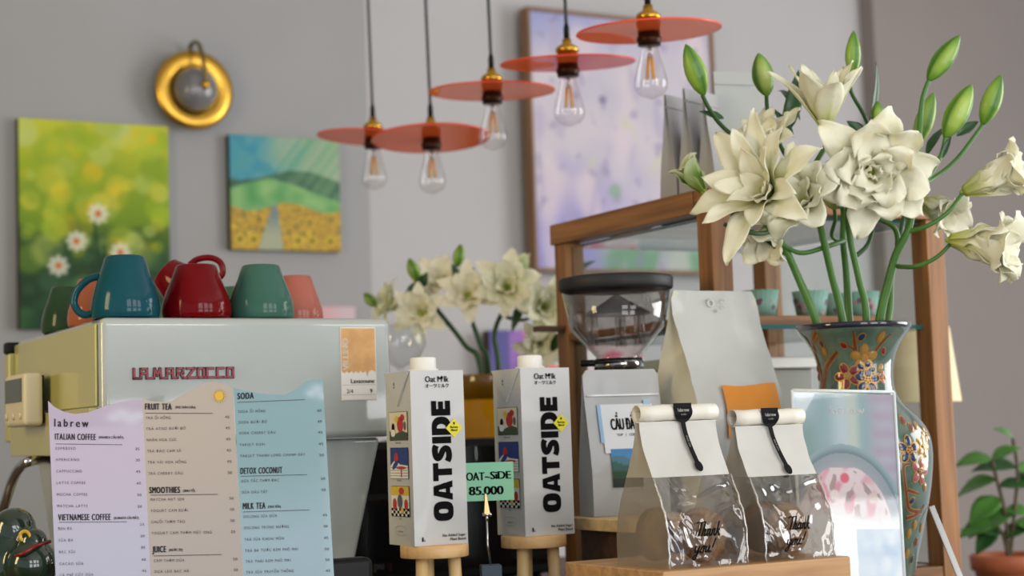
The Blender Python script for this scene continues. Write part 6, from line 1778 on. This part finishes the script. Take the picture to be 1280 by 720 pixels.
# E: right stem that forks to the two trumpets and the tall buds
t, Q = stem_thing('thick right hand lily stem forking into two trumpet blooms and tall buds', 1099, 403, -.03)
stalk(t, [down(Q, 1099, 403, -.03), Q(1099, 403, -.03), Q(1110, 355, -.04), Q(1120, 318, -.05), Q(1136, 285, -.06), Q(1142, 250, -.06), Q(1146, 215, -.05), Q(1149, 165, -.04), Q(1153, 125, -.03), Q(1161, 100, -.03)], .0070, .0032)
bud(t, Q(1160, 101, -.03), Q(1200, 44, -.04), .0152)
stalk(t, [Q(1143, 240, -.06), Q(1160, 222, -.06), Q(1176, 195, -.05), Q(1182, 170, -.05)], .0038, .0030, M_stem, 'branch')
bud(t, Q(1181, 172, -.05), Q(1215, 105, -.06), .0172, ((62, 106, 24), (108, 150, 42), (164, 190, 88)))
stalk(t, [Q(1143, 236, -.06), Q(1168, 222, -.03), Q(1195, 200, -.01), Q(1222, 165, .0), Q(1229, 154, .0)], .0036, .0028, M_stem, 'branch')
bud(t, Q(1228, 156, .0), Q(1251, 93, -.01), .0148)
stalk(t, [Q(1134, 290, -.06), Q(1160, 282, -.07), Q(1185, 265, -.07), Q(1203, 242, -.06)], .0034, .0028, M_stem, 'branch')
flower(t, Q(1204, 240, -.06), view_dir(.84, .36, .36), trumpet(1.2, 64) + [(5, .098, .017, 12, 50, .8, dict(p=2.2, ruf=.10, tab=WTB))], 71, .9)
stalk(t, [Q(1122, 333, -.05), Q(1145, 333, -.08), Q(1170, 322, -.09), Q(1188, 305, -.09)], .0034, .0028, M_stem, 'branch')
flower(t, Q(1186, 300, -.09), view_dir(.80, -.12, .50), trumpet(1.25, 78) + [(5, .100, .018, 14, 56, .8, dict(p=2.0, ruf=.10, tab=WTB))], 83, .2)
lleaf(t, Q(1158, 195, -.03), Q(1177, 148, -.02), .008, .6, V((-.6, -.7, .3))); lleaf(t, Q(1196, 170, -.02), Q(1226, 146, -.02), .008, .7); lleaf(t, Q(1175, 200, -.05), Q(1190, 168, -.06), .005, .6)
# F: slender stem at the back right
t, Q = stem_thing('slender lily stem at the back right of the mouth with a plump bud', 1110, 403, .03)
stalk(t, [down(Q, 1110, 403, .03), Q(1110, 403, .03), Q(1114, 350, .03), Q(1122, 310, .02), Q(1118, 285, .01), Q(1096, 272, -.01), Q(1079, 258, -.02), Q(1078, 245, -.02)], .0050, .0030)
stalk(t, [Q(1122, 308, .02), Q(1130, 270, .03), Q(1138, 230, .04), Q(1146, 182, .04)], .0034, .0028, M_stemd, 'branch')
bud(t, Q(1145, 182, .04), Q(1167, 115, .03), .0142, ((70, 112, 34), (110, 150, 50), (156, 180, 84)))
flower(t, Q(1150, 250, .03), view_dir(.35, -.25, .45), trumpet(.95, 80), 91, .5)
stalk(t, [Q(1128, 280, .03), Q(1140, 262, .03), Q(1150, 250, .03)], .003, .0026, M_stemd, 'branch')

# ------------------------------------------------------------------ amber vase and the bouquet at the back
AY = 3.38
av = P(611, 548, AY)
M_amb = bpy.data.materials.new('amber_glass'); M_amb.use_nodes = True
nt = M_amb.node_tree; b = nt.nodes['Principled BSDF']; b.inputs['Base Color'].default_value = lin((226, 176, 24)); b.inputs['Roughness'].default_value = .12; b.inputs['Coat Weight'].default_value = .4
tl = nt.nodes.new('ShaderNodeBsdfTranslucent'); tl.inputs['Color'].default_value = lin((240, 186, 20)); mx = nt.nodes.new('ShaderNodeMixShader'); mx.inputs[0].default_value = .5
nt.links.new(b.outputs[0], mx.inputs[1]); nt.links.new(tl.outputs[0], mx.inputs[2]); nt.links.new(mx.outputs[0], nt.nodes['Material Output'].inputs['Surface'])
M_amb2 = thin_glass('amber_rim_glass', (206, 140, 20), .5, .08)
t = thing('amber_vase', 'amber yellow glass cylinder vase behind the two oat milk cartons', 'vase', V((av.x, av.y, CT)), 0)
za = P(611, 469, AY).z - CT; zw = P(611, 500, AY).z - CT; rA = 50 * AY / FPX
m = MB(); m.lathe([(0, 0.002), (rA * .96, 0.002), (rA, 0.01), (rA, zw), (rA * .95, zw), (rA * .95, 0.014), (0, 0.014)], M_amb, 56); m.build('body', t)
m = MB(); m.lathe([(rA * .97, zw), (rA, zw + .001), (rA, za - .003), (rA * .985, za), (rA * .96, za - .002), (rA * .955, zw)], mat('dark_amber', (150, 106, 16), .15, coat=.5, trans=.35), 56); m.build('rim_band', t)
def stem_back(label, px, dy):
    p = P(px, 475, AY + dy)
    t = thing('lily_stem', label, 'flower', V((p.x, p.y, CT + 0.05)), 0, 'white lily stems in the amber vase')
    org = V(t.location)
    return t, (lambda px, py, d_: P(px, py, AY + d_) - org)
def op(s=1.0): return [(6, .10 * s, .021 * s, 30, 105, 0, dict(p=1.1, ruf=.04, tipcurl=20, nu=6, nv=12)), (6, .08 * s, .019 * s, 22, 70, .5, dict(p=1.1, ruf=.05, tab=WTB, nu=6, nv=12)), (4, .06 * s, .015 * s, 12, 40, .2, dict(p=1.1, ruf=.05, nu=6, nv=10))]
# left leaning stem
t, Q = stem_back('blurred back lily stem leaning left with a pale yellow bloom', 600, .0)
stalk(t, [V((0, 0, .0)), Q(602, 470, 0), Q(580, 430, 0), Q(545, 385, -.02), Q(524, 356, -.03), Q(517, 345, -.03)], .006, .0035, M_stemd)
bud(t, Q(523, 352, -.03), Q(511, 323, -.04), .013, roll=.2); lleaf(t, Q(524, 352, -.02), Q(504, 378, -.05), .012, .8); lleaf(t, Q(526, 358, -.03), Q(532, 342, -.05), .012, .6)
stalk(t, [Q(560, 405, 0), Q(525, 402, .02), Q(505, 390, .02), Q(494, 380, .02)], .004, .003, M_stemd, 'branch')
flower(t, Q(497, 385, .02), view_dir(-.85, .35, .35), op(0.69), 101, .1, False, green=.25)
bud(t, Q(470, 383, .02), Q(455, 366, .02), .011); flower(t, Q(528, 392, -.02), view_dir(-.2, .1, .9), op(0.73), 107, .4, False)
lleaf(t, Q(515, 400, .0), Q(520, 372, -.03), .012, .7)
# middle stem
t, Q = stem_back('blurred back lily stem rising in the middle to a tall bud', 612, .02)
stalk(t, [V((0, 0, 0)), Q(612, 470, .02), Q(600, 430, .02), Q(584, 385, .02), Q(570, 350, .02), Q(569, 340, .02)], .006, .0035, M_stemd)
bud(t, Q(571, 334, .02), Q(576, 305, .02), .0125); lleaf(t, Q(572, 345, .0), Q(560, 365, -.03), .012, .6); lleaf(t, Q(577, 352, .0), Q(590, 335, -.02), .010, .6); lleaf(t, Q(578, 360, .0), Q(566, 330, -.02), .010, .6)
flower(t, Q(552, 358, .03), view_dir(-.2, .5, .7), op(0.73), 111, .2, False); flower(t, Q(585, 372, -.02), view_dir(.0, .35, .9), op(0.77), 117, .6, False)
# right stem
t, Q = stem_back('blurred back lily stem on the right with wide open white blooms', 624, .0)
stalk(t, [V((0, 0, 0)), Q(624, 470, 0), Q(618, 420, 0), Q(628, 390, 0), Q(640, 370, 0), Q(648, 350, 0)], .006, .0035, M_stemd)
flower(t, Q(634, 362, -.03), view_dir(.0, .25, .95), op(0.90), 121, .3, False, green=.15); flower(t, Q(676, 384, .0), view_dir(.3, .0, .95), op(0.86), 127, .1, False, green=.15)
flower(t, Q(672, 425, .06), view_dir(.2, -.3, .9), op(0.77), 133, .2, False)
flower(t, Q(648, 345, .02), view_dir(.18, .95, .1), [(4, .048, .016, 10, 26, 0, dict(p=1.2, ruf=.03, nu=6, nv=10))], 137, 0, False, name='half_open_bloom', green=.8)
stalk(t, [Q(628, 395, 0), Q(655, 400, 0), Q(676, 386, 0)], .004, .003, M_stemd, 'branch')
lleaf(t, Q(652, 380, -.02), Q(640, 410, -.05), .010, .6); lleaf(t, Q(690, 440, .0), Q(700, 412, -.03), .010, .6)
lleaf(t, Q(695, 350, .05), Q(744, 322, .05), .009, .4)
